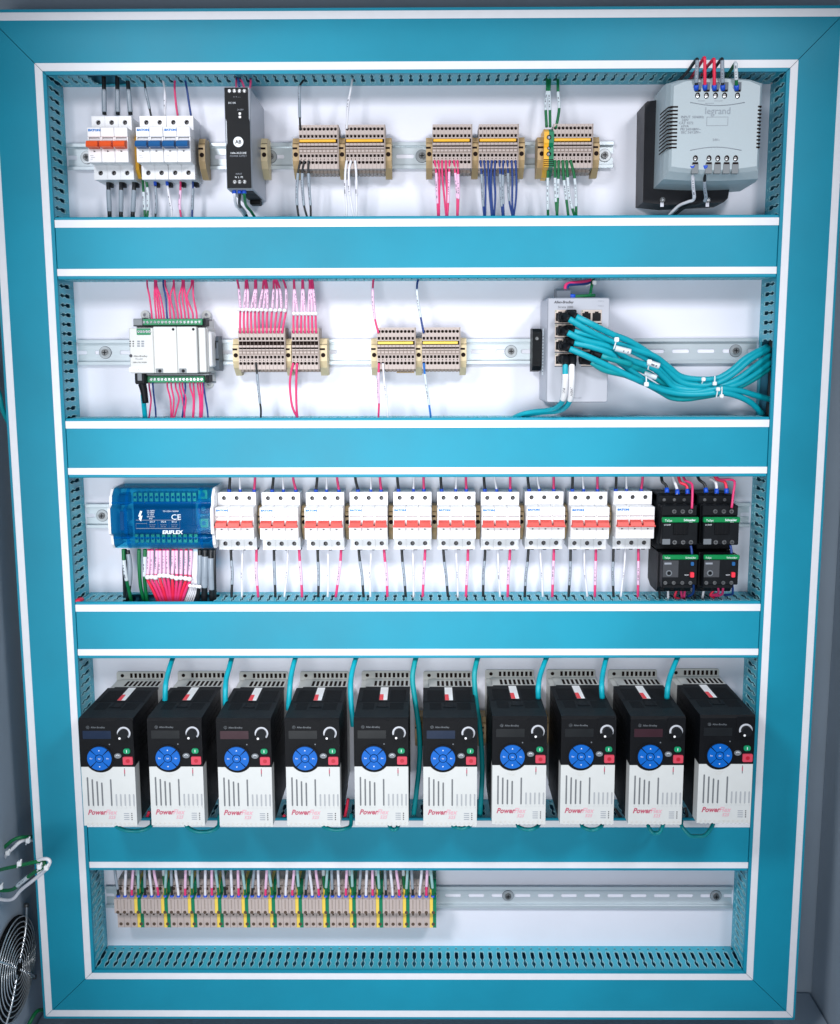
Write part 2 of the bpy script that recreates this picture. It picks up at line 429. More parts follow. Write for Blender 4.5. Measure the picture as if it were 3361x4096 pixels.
rail(-.4740, .4735, Z5, [P('c5', 158, 250, .005), P('c5', 1148, 245, .005)], 'slotted steel rail in the lowest bay, half of it empty')

# ------------------------------------------------------------------ terminal blocks
def terminal_mesh(jumper):
    b = MB(); w = .00505; t = .0320
    b.box(-w/2, w/2, -.0236, t, .0085, .0405, 'terminal', .0006)
    b.box(-w/2, w/2, -.0275, .021, .006, .030, 'terminal_low', .001)
    b.box(-w/2+.0003, w/2-.0003, -.023, t-.001, .0405, .0408, 'hole')  # dark sheet behind the front plate, standing in for shade inside the holes
    prof = []
    def z(mm): return t - mm/1000
    up = [('r', 47.5, 2.1), ('r', 43.2, 1.0), ('s', 39, 3.4, 4.2)]
    prof += round_prof(z(47.5), .0021) + round_prof(z(43.2), .0009) + sq_prof(z(39), .0034, .0038)
    prof += sq_prof(z(14.3), .0033, .0038) + round_prof(z(5.2), .0021)
    prof1 = [p for p in prof if p[0] < z(37)]; prof2 = [p for p in prof if p[0] > z(17)]
    b.holeplate(-w/2+.0001, w/2-.0001, -.0236, z(36), prof1, .0408, .0450, 'terminal')
    b.box(-w/2, w/2, z(36), z(30.2), .0405, .0436, 'terminal_low', .0003); b.box(-w/2+.0004, w/2-.0004, z(34.4), z(31.6), .0436, .0448, 'terminal', .0004)
    b.box(-w/2, w/2, z(30.2), z(28.3), .0405, .0458, 'terminal', .0003)
    b.box(-w/2, w/2, z(26.3), z(23.0), .0405, .0456, 'terminal', .0006)
    b.holeplate(-w/2+.0001, w/2-.0001, z(17.8), t, prof2, .0408, .0450, 'terminal')
    return b
TB0 = {}
def slice_obj(key, name, mk):
    if key not in TB0:
        o = mk().build(name); TB0[key] = o.data; return o
    o = bpy.data.objects.new(name, TB0[key]); COL.objects.link(o); return o
def block(n, x0, x1, zr, jumper, desc, grp):
    p = (x1-x0)/n
    for i in range(n):
        o = slice_obj('tb', 'terminal_block', lambda: terminal_mesh(0))
        o.location = (x0 + p*(i+.5), 0, zr)
        tag(o, '%s grey terminal slice from the left %s' % (ORD[i], desc), 'terminal block', grp)
    e = MB(); e.px([(.008, -.0275), (.034, -.0236), (.0445, -.0236), (.0450, .0322), (.0085, .0322)], 0, .0014, 'terminal_low')
    tag(e.build('end_plate', loc=(0, 0, 0)), 'grey end plate right of the %s' % desc.replace('in the ', '', 1), 'end plate', 'end plates of terminal blocks').location = (x1+.0001, 0, zr)
    if jumper:
        j = MB(); j.box(0, x1-x0-.003, zr*0+.0098, .0134, .0458, .0478, 'yellow' if jumper == 1 else 'yellow_pale', .0006)
        o = j.build('jumper_bar'); o.location = (x0+.001, 0, zr)
        tag(o, 'yellow jumper bar bridging the terminals %s' % desc, 'jumper bar', 'yellow jumper bars')
G1 = 'grey spring terminals'
block(10, P('b', 185, 700, .045).x, P('b', 483, 700, .045).x, Z1, 1, 'in the top-row block with black wires', G1)
block(10, P('b', 545, 700, .045).x, P('b', 843, 700, .045).x, Z1, 1, 'in the top-row block with white wires', G1)
block(10, P('c', 155, 700, .045).x, P('c', 453, 700, .045).x, Z1, 1, 'in the top-row block with pink wires', G1)
block(10, P('c', 512, 700, .045).x, P('c', 812, 700, .045).x, Z1, 1, 'in the top-row block with navy wires', G1)
block(10, P('c', 1087, 700, .045).x, P('c', 1386, 700, .045).x, Z1, 1, 'in the top-row block with green wires', G1)
block(12, P('b2', 94, 600, .045).x, P('b2', 413, 600, .045).x, Z2, 0, 'in the twelve-wire pink block right of the controller', G1)
block(7, P('b2', 464, 600, .045).x, P('b2', 648, 600, .045).x, Z2, 0, 'in the seven-wire pink block', G1)
block(10, P('b2', 1057, 600, .045).x, P('b2', 1318, 600, .045).x, Z2, 2, 'in the second-row block with one white wire below', G1)
block(10, P('b2', 1369, 600, .045).x, P('b2', 1628, 600, .045).x, Z2, 2, 'in the second-row block with one blue wire below', G1)
mk = MB(); a = P('b2', 1192, 763, .03); bq = P('b2', 1316, 763, .03)
mk.box(a.x, bq.x, a.z-.0009, a.z+.0009, .02, .031, 'tan', .0004)
tag(mk.build('marker_strip', loc=(a.x, -.03, a.z)), 'thin brown strip under the block with one white wire', 'marker strip')

def end_stop(x, zr, mat_, label, d=.040, w=.0085):
    b = MB(); h = w/2
    b.px([(.006, -.0315), (.018, -.0325), (d-.006, -.0215), (d, -.0125), (d, .0075), (d-.007, .0175), (.012, .0190), (.006, .0175)], -h, h, mat_)
    b.cyl(0, -.0045, .0030, d, d+.0002, 'hole', 14); b.box(-h, h*.5, .0022, .0048, d, d+.0002, 'hole')
    b.box(-h*.8, h, .0095, .0103, d-.0021, d-.0015, 'hole'); b.box(-h, h, -.0204, -.0196, d-.0071, d-.0066, 'hole')
    o = b.build('end_stop'); o.location = (x, 0, zr)
    return tag(o, label, 'end stop', 'rail end stops')
end_stop(P('a', 1178, 800, .035).x, Z1, 'tan', 'brown end stop clamped right of the blue-lever breakers')
end_stop(P('a', 1657, 800, .035).x, Z1, 'tan_pale', 'tan end stop just right of the black power supply')
end_stop(P('b', 165, 800, .035).x, Z1, 'tan', 'tan end stop left of the block with black wires')
end_stop(P('b', 520, 800, .035).x, Z1, 'tan', 'tan end stop between the black-wire and white-wire blocks')
end_stop(P('b', 876, 800, .035).x, Z1, 'tan', 'tan end stop right of the block with white wires')
end_stop(P('c', 130, 800, .035).x, Z1, 'tan', 'tan end stop left of the block with top-row pink wires')
end_stop(P('c', 485, 800, .035).x, Z1, 'tan', 'tan end stop between the pink-wire and navy-wire blocks')
end_stop(P('c', 840, 800, .035).x, Z1, 'tan', 'tan end stop right of the block with navy wires')
end_stop(P('c', 995, 800, .035).x, Z1, 'tan', 'tan end stop left of the yellow and green earth terminal', w=.011)
end_stop(P('c', 1415, 800, .035).x, Z1, 'tan', 'tan end stop right of the block with green wires')
end_stop(P('b2', 80, 630, .035).x, Z2, 'tan_pale', 'pale tan end stop left of the twelve-wire pink block')
end_stop(P('b2', 443, 630, .035).x, Z2, 'tan_pale', 'pale tan end stop between the two pink-wire blocks')
end_stop(P('b2', 685, 630, .035).x, Z2, 'tan_pale', 'pale tan end stop right of the seven-wire pink block', w=.0105)
end_stop(P('b2', 1038, 630, .035).x, Z2, 'tan_pale', 'pale tan end stop left of the block with one white wire below')
end_stop(P('b2', 1346, 630, .035).x, Z2, 'tan_pale', 'pale tan end stop between the two yellow-bar blocks of the second row')
end_stop(P('b2', 1655, 630, .035).x, Z2, 'tan_pale', 'pale tan end stop right of the block with one blue wire below')

def earth(x, zr, label, w=.0128, top=.0268):
    r = thing('earth_terminal', label, 'earth terminal', (x, 0, zr))
    for sg, mm in ((-1, 'yellow'), (1, 'green')):
        b = MB(); x0, x1 = (-w/2, 0) if sg < 0 else (0.0001, w/2)
        b.px([(.006, -.0335), (.020, -.0320), (.036, -.0245), (.046, -.0225), (.0465, .002), (.044, .0045), (.0465, .008), (.0465, .022), (.038, top), (.006, top)], x0, x1, mm)
        for k in range(4): b.box(x0, x1, -.0215+k*.0025, -.0205+k*.0025, .0462, .0468, 'hole')
        b.build('housing', r)
    for z_, rr in ((.0148, .0030), (.0012, .0022), (-.0062, .0030)):
        s_ = MB(); s_.cyl(0, z_, rr, .0455, .0472, 'hole', 14); s_.cyl(-.0003, z_-.0004, rr*.62, .0472, .0476, 'chrome', 12); s_.build('screw', r)
    return r
earth(P('c', 1052, 780, .045).x, Z1, 'yellow and green earth terminal left of the green-wire block')
ey = MB(); ex = P('a', 664, 800, .03)
ey.px([(.006, -.030), (.022, -.0315), (.034, -.022), (.034, .019), (.026, .026), (.006, .027)], -.0045, .0045, 'yellow')
tag(ey.build('earth_terminal'), 'yellow earth terminal squeezed between the orange and blue lever breakers', 'earth terminal').location = (ex.x, 0, Z1)

# ------------------------------------------------------------------ circuit breakers
def breaker(n, x, zc, lever, label, grp, brand_every=0, red=False):
    r = thing('circuit_breaker', label, 'circuit breaker', (x, 0, zc), grp)
    W_ = .0176*n; b = MB()
    b.px([(.004, -.040), (.040, -.0396), (.040, .0396), (.004, .040)], -W_/2+.0002, W_/2-.0002, 'white_shell')
    for i in range(n):
        x0 = -W_/2 + i*.0176 + .00012; x1 = x0 + .01736
        b.holeplate(x0, x1, .0225, .0405, round_prof(.0325, .0031, 8), .040, .0445, 'white')
        b.holeplate(x0, x1, -.0400, -.0220, round_prof(-.0315, .0031, 8), .040, .0445, 'white_shell')
        b.box(x0, x1, -.0220, -.0046, .040, .0660, 'white', .0007)
        b.box(x0, x1, .0100, .0222, .040, .0660, 'white', .0007)
        b.box(x0, x0+.0016, -.0046, .0100, .040, .0650, 'white', .0003); b.box(x1-.0016, x1, -.0046, .0100, .040, .0650, 'white', .0003)
    b.build('body', r)
    for i in range(n):
        xc = -W_/2 + (i+.5)*.0176
        for z_ in (.0325, -.0315):
            s_ = MB(); s_.cyl(xc, z_, .0042, .0401, .0404, 'hole', 14); s_.cyl(xc+.0004, z_-.0006, .0021, .0404, .0412, 'screw_dark', 12)
            s_.build('terminal_screw', r)
        L = MB(); hw = .0074
        A = [math.radians(t) for t in range(100, -101, -20)]
        L.px([(.058 + .0080*math.cos(t), .0028 + .0072*math.sin(t)) for t in A], xc-hw+.0006, xc+hw-.0006, 'white')
        L.px(([(.062, -.0046), (.0730, -.0046), (.0742, -.0034), (.0725, .0018), (.066, .0046), (.062, .0046)] if red else [(.062, -.0044), (.0770, -.0042), (.0785, -.0022), (.0762, .0030), (.066, .0056), (.062, .0056)]), xc-hw, xc+hw, lever)
        if red: L.box(xc-.0088, xc+.0088, -.0044, -.0022, .068, .0735, lever)
        L.build('lever', r)
        t = MB(); t.pd([(xc-.0012, -.0068), (xc+.0018, -.0080), (xc-.0012, -.0092)], .0660, .06615, 'ink')
        if i == 0 and not red or i == 0:
            for k, (u, wd) in enumerate(((-.0058, .0042), (-.0050, .0052), (-.0058, .0030))):
                t.box(xc+u, xc+u+wd, -.0136-k*.0022, -.0131-k*.0022, .0660, .0661, 'ink_pale')
        t.build('marking', r)
    for i in range(0, n, brand_every or n):
        text('EATON', -W_/2 + i*.0176 + .0018, .0172, .0661, .0036, 'logo_blue', r, align='LEFT', sx=1.3, bold=.00028)
    f = MB()
    for i in range(n): f.box(-W_/2+i*.0176+.010, -W_/2+i*.0176+.0155, -.0455, -.0385, .010, .022, 'dark', .0006)
    f.build('rail_clip', r)
    return r
breaker(3, P('a', 475, 515, .044).x, 1.1672, 'orange', 'white three-pole breaker with orange levers, top left corner', 'top-row breakers')
xb = P('a', 898, 515, .044).x
breaker(2, xb-.0177, 1.1672, 'lever_blue', 'white two-pole breaker with blue levers, beside the orange-lever one', 'top-row breakers')
breaker(2, xb+.0179, 1.1672, 'lever_blue', 'white two-pole breaker with blue levers, beside the brown end stop', 'top-row breakers')
BX = [-.2502, -.1890, -.1278, -.0669, -.0061, .0547, .1153, .1763, .2371, .2984]
b0 = None
for i, x in enumerate(BX):
    lab = '%s white breaker with red levers counted from the blue distribution block' % ORD[i]
    if i == 0: b0 = breaker(3, x, .6682, 'lever_red', lab, 'breakers with red levers', red=True)
    else:
        c = copy_tree(b0); c.location = (x + random.uniform(-.0003, .0003), 0, .6682 + random.uniform(-.0004, .0004)); c['label'] = lab
for i in range(9):
    end_stop((BX[i]+BX[i+1])/2, Z3, 'tan', 'dark gap end stop between the %s and %s red-lever breakers' % (ORD[i], ORD[i+1]), d=.036, w=.0066)

# ------------------------------------------------------------------ power supply
c = P('a', 1450, 680, .118)
ps = thing('power_supply', 'narrow black-fronted power supply with silver sides on the top rail', 'power supply', (c.x, 0, 1.1645))
b = MB(); b.box(-.0163, .0163, -.0615, .0615, .004, .1145, 'silver', .0012)
for k in range(7): b.box(-.0157+.012, .0150, -.0620, -.0617, .03+k*.011, .036+k*.011, 'dark')
b.build('case', ps)
b = MB(); b.pd([(-.0150, -.0600), (.0150, -.0600), (.0150, .020), (.0135, .024), (.0135, .060), (-.0150, .060), (-.0150, .024), (-.0135, .020), (-.0135, -.006), (-.0150, -.010)], .1146, .1172, 'black_plastic'); b.build('front_panel', ps)
for n_, z_, x0, st in ((4, .0560, -.0096, .0062), (3, -.0528, -.0062, .0062)):
    for k in range(n_):
        s_ = MB(); s_.cyl(x0+k*st+.0008, z_, .0024, .1172, .1180, 'screw', 14); s_.cyl(x0+k*st+.0008, z_, .0015, .1180, .1184, 'chrome', 10)
        s_.box(x0+k*st-.0009, x0+k*st+.0025, z_-.0003, z_+.0003, .1184, .1185, 'dark'); s_.build('screw', ps)
b = MB(); b.cyl(.0004, -.0045, .0063, .1172, .1174, 'ink_white', 24); b.build('badge', ps)
text('AB', .0004, -.0065, .1176, .0062, 'drive_black', ps, bold=.0001)
text('POWER SUPPLY', 0, -.0225, .1174, .0030, 'ink_pale', ps)
text('1606-XLE120E', 0, -.0190, .1174, .0034, 'ink_white', ps)
text('+ + - -', 0, .0480, .1174, .0034, 'ink_pale', ps); text('DC OK', -.006, .0410, .1174, .003, 'ink_white', ps); text('24-28V', .004, .0330, .1174, .0028, 'ink_pale', ps)
text('INPUT', 0, -.0440, .1174, .0028, 'ink_pale', ps); text('N  L  PE', 0, -.0480, .1174, .003, 'ink_white', ps)
b = MB(); b.rbox(.001, .0055, .0225, .0320, .001, .1172, .1174, 'dark')
b.rbox(.0018, .0048, .0278, .0306, .0008, .1174, .1178, 'white'); b.rbox(.0018, .0048, .0238, .0266, .0008, .1174, .1178, 'white'); b.build('adjuster', ps)
b = MB(); b.box(-.002, .012, -.0675, -.0615, .012, .03, 'dark', .001); b.build('rail_clip', ps)

# ------------------------------------------------------------------ transformer
tc_ = P('d', 775, 690, .118)
tf = thing('transformer', 'bulky pale grey transformer with side vents on a black bracket, top right', 'transformer', (tc_.x, 0, tc_.z))
b = MB()
def barrel(hw, zt, zb, bow, n=8):
    out = []
    for i in range(n+1):
        t = -1 + 2*i/n; out.append((hw*t*.96, zt + bow*(1-t*t) - (0.003 if abs(t) == 1 else 0)))
    for i in range(n+1):
        t = 1 - 2*i/n; out.append((hw*t*.96 if abs(t) == 1 else hw*t*.94, zb - bow*.8*(1-t*t)))
    return out
levels = [(.030, .062, .058, -.0640, .003), (.088, .0635, .058, -.0620, .003), (.104, .0625, .0575, -.0600, .003), (.114, .0585, .0545, -.0520, .0045), (.1180, .0555, .0515, -.0470, .0055)]
vs = []; fs = []; K = None
for d, hw, zt, zb, bow in levels:
    q = barrel(hw, zt, zb, bow); K = len(q); vs += [(x, -d, z) for x, z in q]
for i in range(len(levels)-1):
    for k in range(K): fs.append([i*K+k, i*K+(k+1) % K, (i+1)*K+(k+1) % K, (i+1)*K+k])
fs += [list(range(K)), [(len(levels)-1)*K+k for k in range(K)][::-1]]
b.add(vs, fs, 'beige_grey'); b.build('case', tf)
b = MB()
for k in range(12):
    z_ = .0230 - k*.0044
    b.box(-.0560, -.0475, z_, z_+.0019, .1150, .1184, 'hole')
    b.add(
        [(-.0642, -.094, z_-.0040), (-.0642, -.094, z_-.0021), (-.0594, -.1142, z_+.0015), (-.0594, -.1142, z_-.0004), (-.0560, -.1184, z_+.0019), (-.0560, -.1184, z_)],
        [(0, 1, 2, 3), (3, 2, 4, 5)], 'hole')
b.build('vent_grille', tf, fix=False)
b = MB()
for k in range(12): b.box(.0515, .0560, .0230 - k*.0044, .0249 - k*.0044, .1150, .1184, 'hole')
b.build('vent_grille', tf)
def tpos(x, y, d=.1185):
    p = P('d', x, y, d); return p.x - tc_.x, p.z - tc_.z
for (xs, yv, ys, zsgn) in (((637, 705, 775, 845, 945), 447, (345, 410), 1), ((620, 725, 793, 862, 930), 932, (970, 1050), -1)):
    for xx in xs:
        u, z_ = tpos(xx, yv)
        s_ = MB(); s_.cyl(u, z_, .0030, .1181, .1186, 'hole', 16, .0037); s_.cyl(u-.0005, z_-.0006, .0018, .1186, .1189, 'screw', 10, .0024); s_.box(u-.0018, u+.0006, z_-.0020, z_-.0014, .1189, .1190, 'chrome'); s_.build('terminal_screw', tf)
        a = tpos(xx, ys[0]); q = tpos(xx, ys[1])
        s_ = MB(); s_.box(u-.0042, u+.0042, min(a[1], q[1]), max(a[1], q[1]), .1130, .1187, 'bracket_grey' if zsgn > 0 else 'plc_dark', .0003)
        s_.box(u-.0034, u+.0034, (a[1] if zsgn < 0 else q[1])-.0012, (a[1] if zsgn < 0 else q[1])+.0012, .1187, .1189, 'hole'); s_.build('terminal_slot', tf)
for (x0, x1, y0, y1, sg) in ((580, 1000, 500, 525, 1), (580, 975, 870, 845, -1)):
    pts = []
    for i in range(9):
        t = i/8; pts.append(tpos(x0 + (x1-x0)*t, y0 + (y1-y0)*math.sin(math.pi*t)))
    l_ = MB(); l_.tube([(p[0], -.1183, p[1]) for p in pts], .0004, 'ink_pale', 5, raw=True); l_.build('moulded_edge', tf)
u, z_ = tpos(792, 590); text('legrand', u, z_, .1184, .0115, 'print_fade', tf, sx=.95)
for k, (xx, yy, tx) in enumerate(((545, 622, 'INPUT'), (640, 622, '50/60Hz'), (540, 645, '240V'), (548, 668, 'CAT 4272'), (538, 692, '63VA'), (582, 716, 'PRI 240/480V~'), (585, 740, 'SEC 24/120V~'), (780, 798, '24V~'))):
    u, z_ = tpos(xx, yy); text(tx, u, z_, .1184, .0042, 'ink_pale', tf)
l_ = MB(); a = tpos(708, 612); q = tpos(868, 678)
for (x0, x1, z0, z1) in ((a[0], q[0], a[1], a[1]-.0004), (a[0], q[0], q[1], q[1]-.0004), (a[0], a[0]+.0004, q[1], a[1]), (q[0], q[0]+.0004, q[1], a[1])): l_.box(x0, x1, z0, z1, .1181, .1183, 'ink_pale')
for pa in (((640, 490), (695, 490)), ((695, 508), (765, 508)), ((765, 490), (830, 490))):
    a = tpos(*pa[0]); q = tpos(*pa[1]); l_.box(a[0], q[0], a[1], a[1]+.0004, .1181, .1183, 'ink_pale')
l_.build('printed_lines', tf)
b = MB(); def_ = lambda x, y, d=.05: ((P('d', x, y, d).x-tc_.x), (P('d', x, y, d).z-tc_.z))
b.pd([def_(228, 510), def_(250, 492), def_(420, 470), def_(700, 480), def_(900, 1100), def_(885, 1150), def_(870, 1240), def_(840, 1270), def_(400, 1292), def_(215, 1272)], .0005, .050, 'black_steel')
b.build('bracket', tf)
for xx, yy in ((362, 1255), (712, 1255)):
    u, z_ = def_(xx, yy); s_ = MB(); s_.cyl(u, z_, .0036, .050, .0535, 'screw', 12); s_.cyl(u, z_, .002, .0535, .0545, 'chrome', 8); s_.box(u-.0022, u+.0022, z_-.0085, z_-.002, .0502, .0508, 'panel'); s_.build('bolt', tf)

# ------------------------------------------------------------------ programmable controller
pc = P('a2', 975, 760, .078)
pl = thing('controller', 'pale grey modular controller with green terminal strips, left of the pink wires', 'controller', (pc.x, 0, pc.z))
def lp(x, y, d=.078): p = P('a2', x, y, d); return p.x-pc.x, p.z-pc.z
b = MB()
xl, zt = lp(660, 558); xr, zb = lp(1285, 962)
b.box(xl+.002, xr+.012, zb+.001, zt-.001, .012, .0655, 'plc_grey', .0015)
b.px([(.0, zb-.012), (.052, zb-.010), (.052, zt+.010), (.0, zt+.012)], xl+.007, xr+.008, 'plc_grey')
b.build('housing', pl)
xm, xs = lp(872, 0)[0], lp(1078, 0)[0]
b = MB(); b.box(xl+.0035, xm-.0004, zb+.0003, zt-.0015, .0655, .078, 'plc_grey', .001); b.build('processor_cover', pl)
for (x0, x1) in ((xm, xs-.0004), (xs, xr)):
    b = MB(); b.box(x0, x1, zb+.0003, zt, .0655, .0785, 'plc_grey', .0008)
    b.cyl(x0+.007, zb+.0032, .0020, .0785, .0788, 'dark', 12); b.cyl(x1-.004, zt-.0035, .0018, .0785, .0788, 'dark', 12)
    b.rbox(x0+.0015, x0+.0115, zb+.0004, zb+.0066, .001, .0785, .0786, 'plc_dark'); b.cyl(x0+.007, zb+.0032, .0022, .0786, .0790, 'dark', 12)
    b.build('plug_in_module', pl)
b = MB(); b.box(xr+.0005, xr+.0105, zb+.0012, zt-.0012, .0600, .0720, 'plc_grey', .001); b.box(xr+.0105, xr+.016, zb+.008, zt-.006, .03, .062, 'white', .002); b.build('side_cover', pl)
def strip(x0, x1, y, n, dep, sx0, sx1, nm):
    u0, z0 = lp(x0, y, dep); u1, _ = lp(x1, y, dep)
    b = MB(); b.box(u0, u1, z0-.0042, z0+.0042, dep-.012, dep, 'pcb_green', .0005); o = b.build('terminal_strip', pl)
    for i in range(n):
        xx = sx0 + (sx1-sx0)*i/(n-1); u, _ = lp(xx, y, dep)
        s_ = MB(); s_.cyl(u, z0, .0017, dep, dep+.0004, 'chrome', 12); s_.box(u-.0012, u+.0012, z0-.0002, z0+.0002, dep+.0004, dep+.0005, 'dark'); s_.build('screw', o)
strip(795, 1325, 518, 16, .062, 815, 1298, 0)
strip(845, 1340, 1015, 15, .062, 880, 1318, 0)
strip(752, 872, 600, 5, .0792, 768, 865, 0)
b = MB()
u0, z0 = lp(725, 490, .064); u1, z1 = lp(1352, 548, .064)
b.box(u0, u0+.012, z1, z0, .040, .0655, 'plc_dark', .0006); b.box(u0-.004, u1, z0-.0015, z0+.0010, .02, .050, 'plc_dark', .0004); b.box(u1-.003, u1, z1, z0, .04, .064, 'black_plastic', .0004)
b.box(u0, u1, z1-.0006, z1+.0006, .045, .0655, 'black_plastic')
u0, z0 = lp(738, 965, .064); u1, z1 = lp(1388, 1045, .064)
b.box(u0, u0+.014, z1, z0, .040, .0655, 'black_plastic', .0006); b.box(u0+.014, u1, z0-.0022, z0, .030, .066, 'plc_dark', .0004); b.box(u1-.005, u1-.001, z1, z0-.0022, .04, .064, 'black_plastic', .0004)
b.box(u0-.004, u1, z1-.001, z1+.001, .02, .050, 'plc_dark', .0004)
b.build('terminal_frame', pl)
for (xx, yy) in ((828, 455), (1360, 455), (1385, 1055)):
    u, z_ = lp(xx, yy, .003); b = MB(); b.ring(u, z_, .0024, .0062, .0005, .005, 'plc_grey', 16); b.box(u-.0062, u+.0062, min(z_, 0)+(.0 if z_ > 0 else 0), z_-.004 if z_ > 0 else z_+.03, .0005, .005, 'plc_grey') if z_ > 0 else b.box(u-.0062, u+.0062, z_+.004, z_+.03, .0005, .005, 'plc_grey'); b.build('mounting_ear', pl)
def pt(s, x, y, size, m, **k):
    u, z_ = lp(x, y); text(s, u, z_, .0782, size, m, pl, **k)
b = MB(); u, z_ = lp(703, 810); b.cyl(u, z_, .0022, .078, .0782, 'ink', 16); 
u0, z0 = lp(690, 905); u1, z1 = lp(852, 948); b.box(u0, u1, z1, z0, .078, .0782, 'ink_white')
for i in range(2):
    for j in range(3):
        u, z_ = lp(697+27*i, 685+20*j); b.box(u-.0009, u+.0009, z_-.0008, z_+.0008, .078, .0782, 'ink')
        u, z_ = lp(770+36*i, 685+20*j); b.box(u-.0018, u+.0018, z_-.0010, z_+.0010, .078, .0781, 'ink_pale')
b.build('printed_marks', pl)
pt('Allen-Bradley', 786, 820, .0034, 'ink'); pt('Micro850', 775, 843, .0026, 'ink_pale'); pt('2080-LC50-24QBB', 780, 872, .0024, 'ink'); pt('MAC 5C:88:16:C0:42', 771, 932, .0018, 'ink_pale')
b = MB(); u, z_ = lp(1430, 740, .035)
b.px([(.008, -.026), (.034, -.024), (.038, -.012), (.038, .012), (.034, .020), (.008, .022)], -.0055, .0055, 'bracket_grey'); b.box(-.003, .003, .005, .013, .038, .0385, 'dark'); b.box(-.0055, .0055, -.011, -.009, .038, .0386, 'dark'); b.box(-.0055, .0055, .014, .015, .037, .0384, 'dark')
tag(b.build('rail_clamp'), 'dark grey rail clamp against the right side of the controller', 'rail clamp').location = (pc.x+u, 0, Z2)

# ------------------------------------------------------------------ ethernet switch
sc = P('c2', 894, 869, .095)
sw = thing('network_switch', 'silver-grey network switch with eight ports full of turquoise cables', 'network switch', (sc.x, 0, sc.z))
def sp(x, y, d=.095): p = P('c2', x, y, d); return p.x-sc.x, p.z-sc.z
x0, zt = sp(598, 350); x1, zb = sp(1190, 1388)
b = MB(); b.box(x0, x1, zb, zt, .010, .0945, 'aluminium', .0016)
b.build('case', sw)
b = MB(); b.rbox(x0+.0012, x1-.0008, zb+.001, zt-.0012, .002, .0944, .0952, 'aluminium'); b.build('front_panel', sw)
b = MB()
for i in range(5):
    for k in range(7): pass
b.add([(x0-.00015, -.060, zt-.038), (x0-.00015, -.040, zt-.038), (x0-.00015, -.040, zb+.035), (x0-.00015, -.060, zb+.035)], [(0, 1, 2, 3)], 'ink_white')
for k in range(12): 
    z_ = zt-.048-k*.0042; b.add([(x0-.0003, -.057, z_), (x0-.0003, -.045+random.uniform(-.003, .002), z_), (x0-.0003, -.045, z_-.0016), (x0-.0003, -.057, z_-.0016)], [(0, 1, 2, 3)], 'ink_pale')
b.build('side_sticker', sw, fix=False)
def st_(s, x, y, size, m, **k): u, z_ = sp(x, y); return text(s, u, z_, .0953, size, m, sw, **k)
st_('Allen-Bradley', 756, 405, .0046, 'ink', shear=.25, bold=.00012); st_('Stratix 2000', 775, 452, .0040, 'ink'); st_('PWR A', 1125, 390, .0024, 'ink_pale'); st_('PWR B', 1125, 438, .0024, 'ink_pale'); st_('1783-US8T', 890, 1350, .0026, 'ink_pale')
PORT = []
for (xa, xb_) in ((670, 868), (932, 1132)):
    for k, (ya, yb) in enumerate(((470, 600), (610, 742), (755, 885), (898, 1025))):
        u0, z0 = sp(xa, ya); u1, z1 = sp(xb_, yb)
        b = MB(); b.box(u0, u1, z1, z0, .0950, .0960, 'port_gold', .0003); m_ = (u0+u1)/2
        for s0, s1 in ((u0+.0012, m_-.0012), (m_+.0012, u1-.0012)):
            b.pd([(s0, z1+.0025), (s1, z1+.0025), (s1, z0-.004), (s1-.003, z0-.004), (s1-.003, z0-.0022), (s0+.003, z0-.0022), (s0+.003, z0-.004), (s0, z0-.004)], .0960, .0962, 'dark')
        b.box(u0+.0006, u0+.0020, z0-.0020, z0-.0010, .0960, .0963, 'pcb_green'); b.box(u0-.0002, u1+.0002, z1-.0010, z1-.0003, .0952, .0956, 'dark')
        b.build('port', sw); 
b = MB()
u0, z0 = sp(682, 268, .07); u1, z1 = sp(816, 352, .07)
b.px([(.048, zt+.0005), (.078, zt+.0005), (.078, zt+.010), (.066, zt+.0135), (.048, zt+.0135)], u0, u1, 'bracket_grey'); b.build('power_plug', sw)
b = MB(); u, z_ = sp(482, 850, .030)
b.px([(.008, -.028), (.034, -.026), (.040, -.020), (.040, .026), (.034, .030), (.008, .031)], -.0058, .0058, 'black_plastic'); b.box(-.0058, .0058, .014, .0155, .040, .0406, 'dark'); b.cyl(0, .017, .0022, .040, .0408, 'screw', 12); b.box(-.0058, .0058, -.0165, -.0150, .040, .0406, 'dark')
tag(b.build('rail_clamp'), 'black rail clamp against the left side of the network switch', 'rail clamp').location = (sc.x+u, 0, Z2)

# ------------------------------------------------------------------ distribution block
dc = P('a3', 955, 500, .078)
db = thing('distribution_block', 'translucent blue distribution block with white end caps, left of the red-lever breakers', 'distribution block', (dc.x, 0, dc.z))
def dp(x, y, d=.078): p = P('a3', x, y, d); return p.x-dc.x, p.z-dc.z
x0, zt = dp(512, 240); x1, zb = dp(1400, 762); z1_, z2_ = dp(0, 385)[1], dp(0, 640)[1]
cap = [(.004, zb), (.060, zb), (.066, zb+.006), (.068, z2_-.001), (.0765, z2_+.003), (.0765, z1_-.003), (.068, z1_+.001), (.066, zt-.010), (.056, zt-.001), (.050, zt), (.004, zt)]
for xa, xb_ in ((x0-.0035, x0-.0002), (x1+.0002, x1+.0038)):
    b = MB(); b.px(cap, xa, xb_, 'white'); b.build('end_cap', db)
b = MB()       # inner carrier with brass bars
b.box(x0+.001, x1-.001, zb+.004, zt-.004, .010, .030, 'plc_grey', .001)
b.box(x0+.024, x1-.030, zb+.018, zt-.020, .030, .050, 'black_plastic', .001); b.box(x0+.030, x1-.020, z2_+.006, z2_+.011, .050, .056, 'dark', .001); b.box(x0+.006, x0+.012, z2_+.004, z1_-.010, .048, .056, 'key_red_dark', .001)
for k in range(3): b.box(x0+.004, x0+.016, zb+.010+k*.024, zb+.026+k*.024, .030, .048, 'key_grey' if k % 2 else 'display_red', .001)
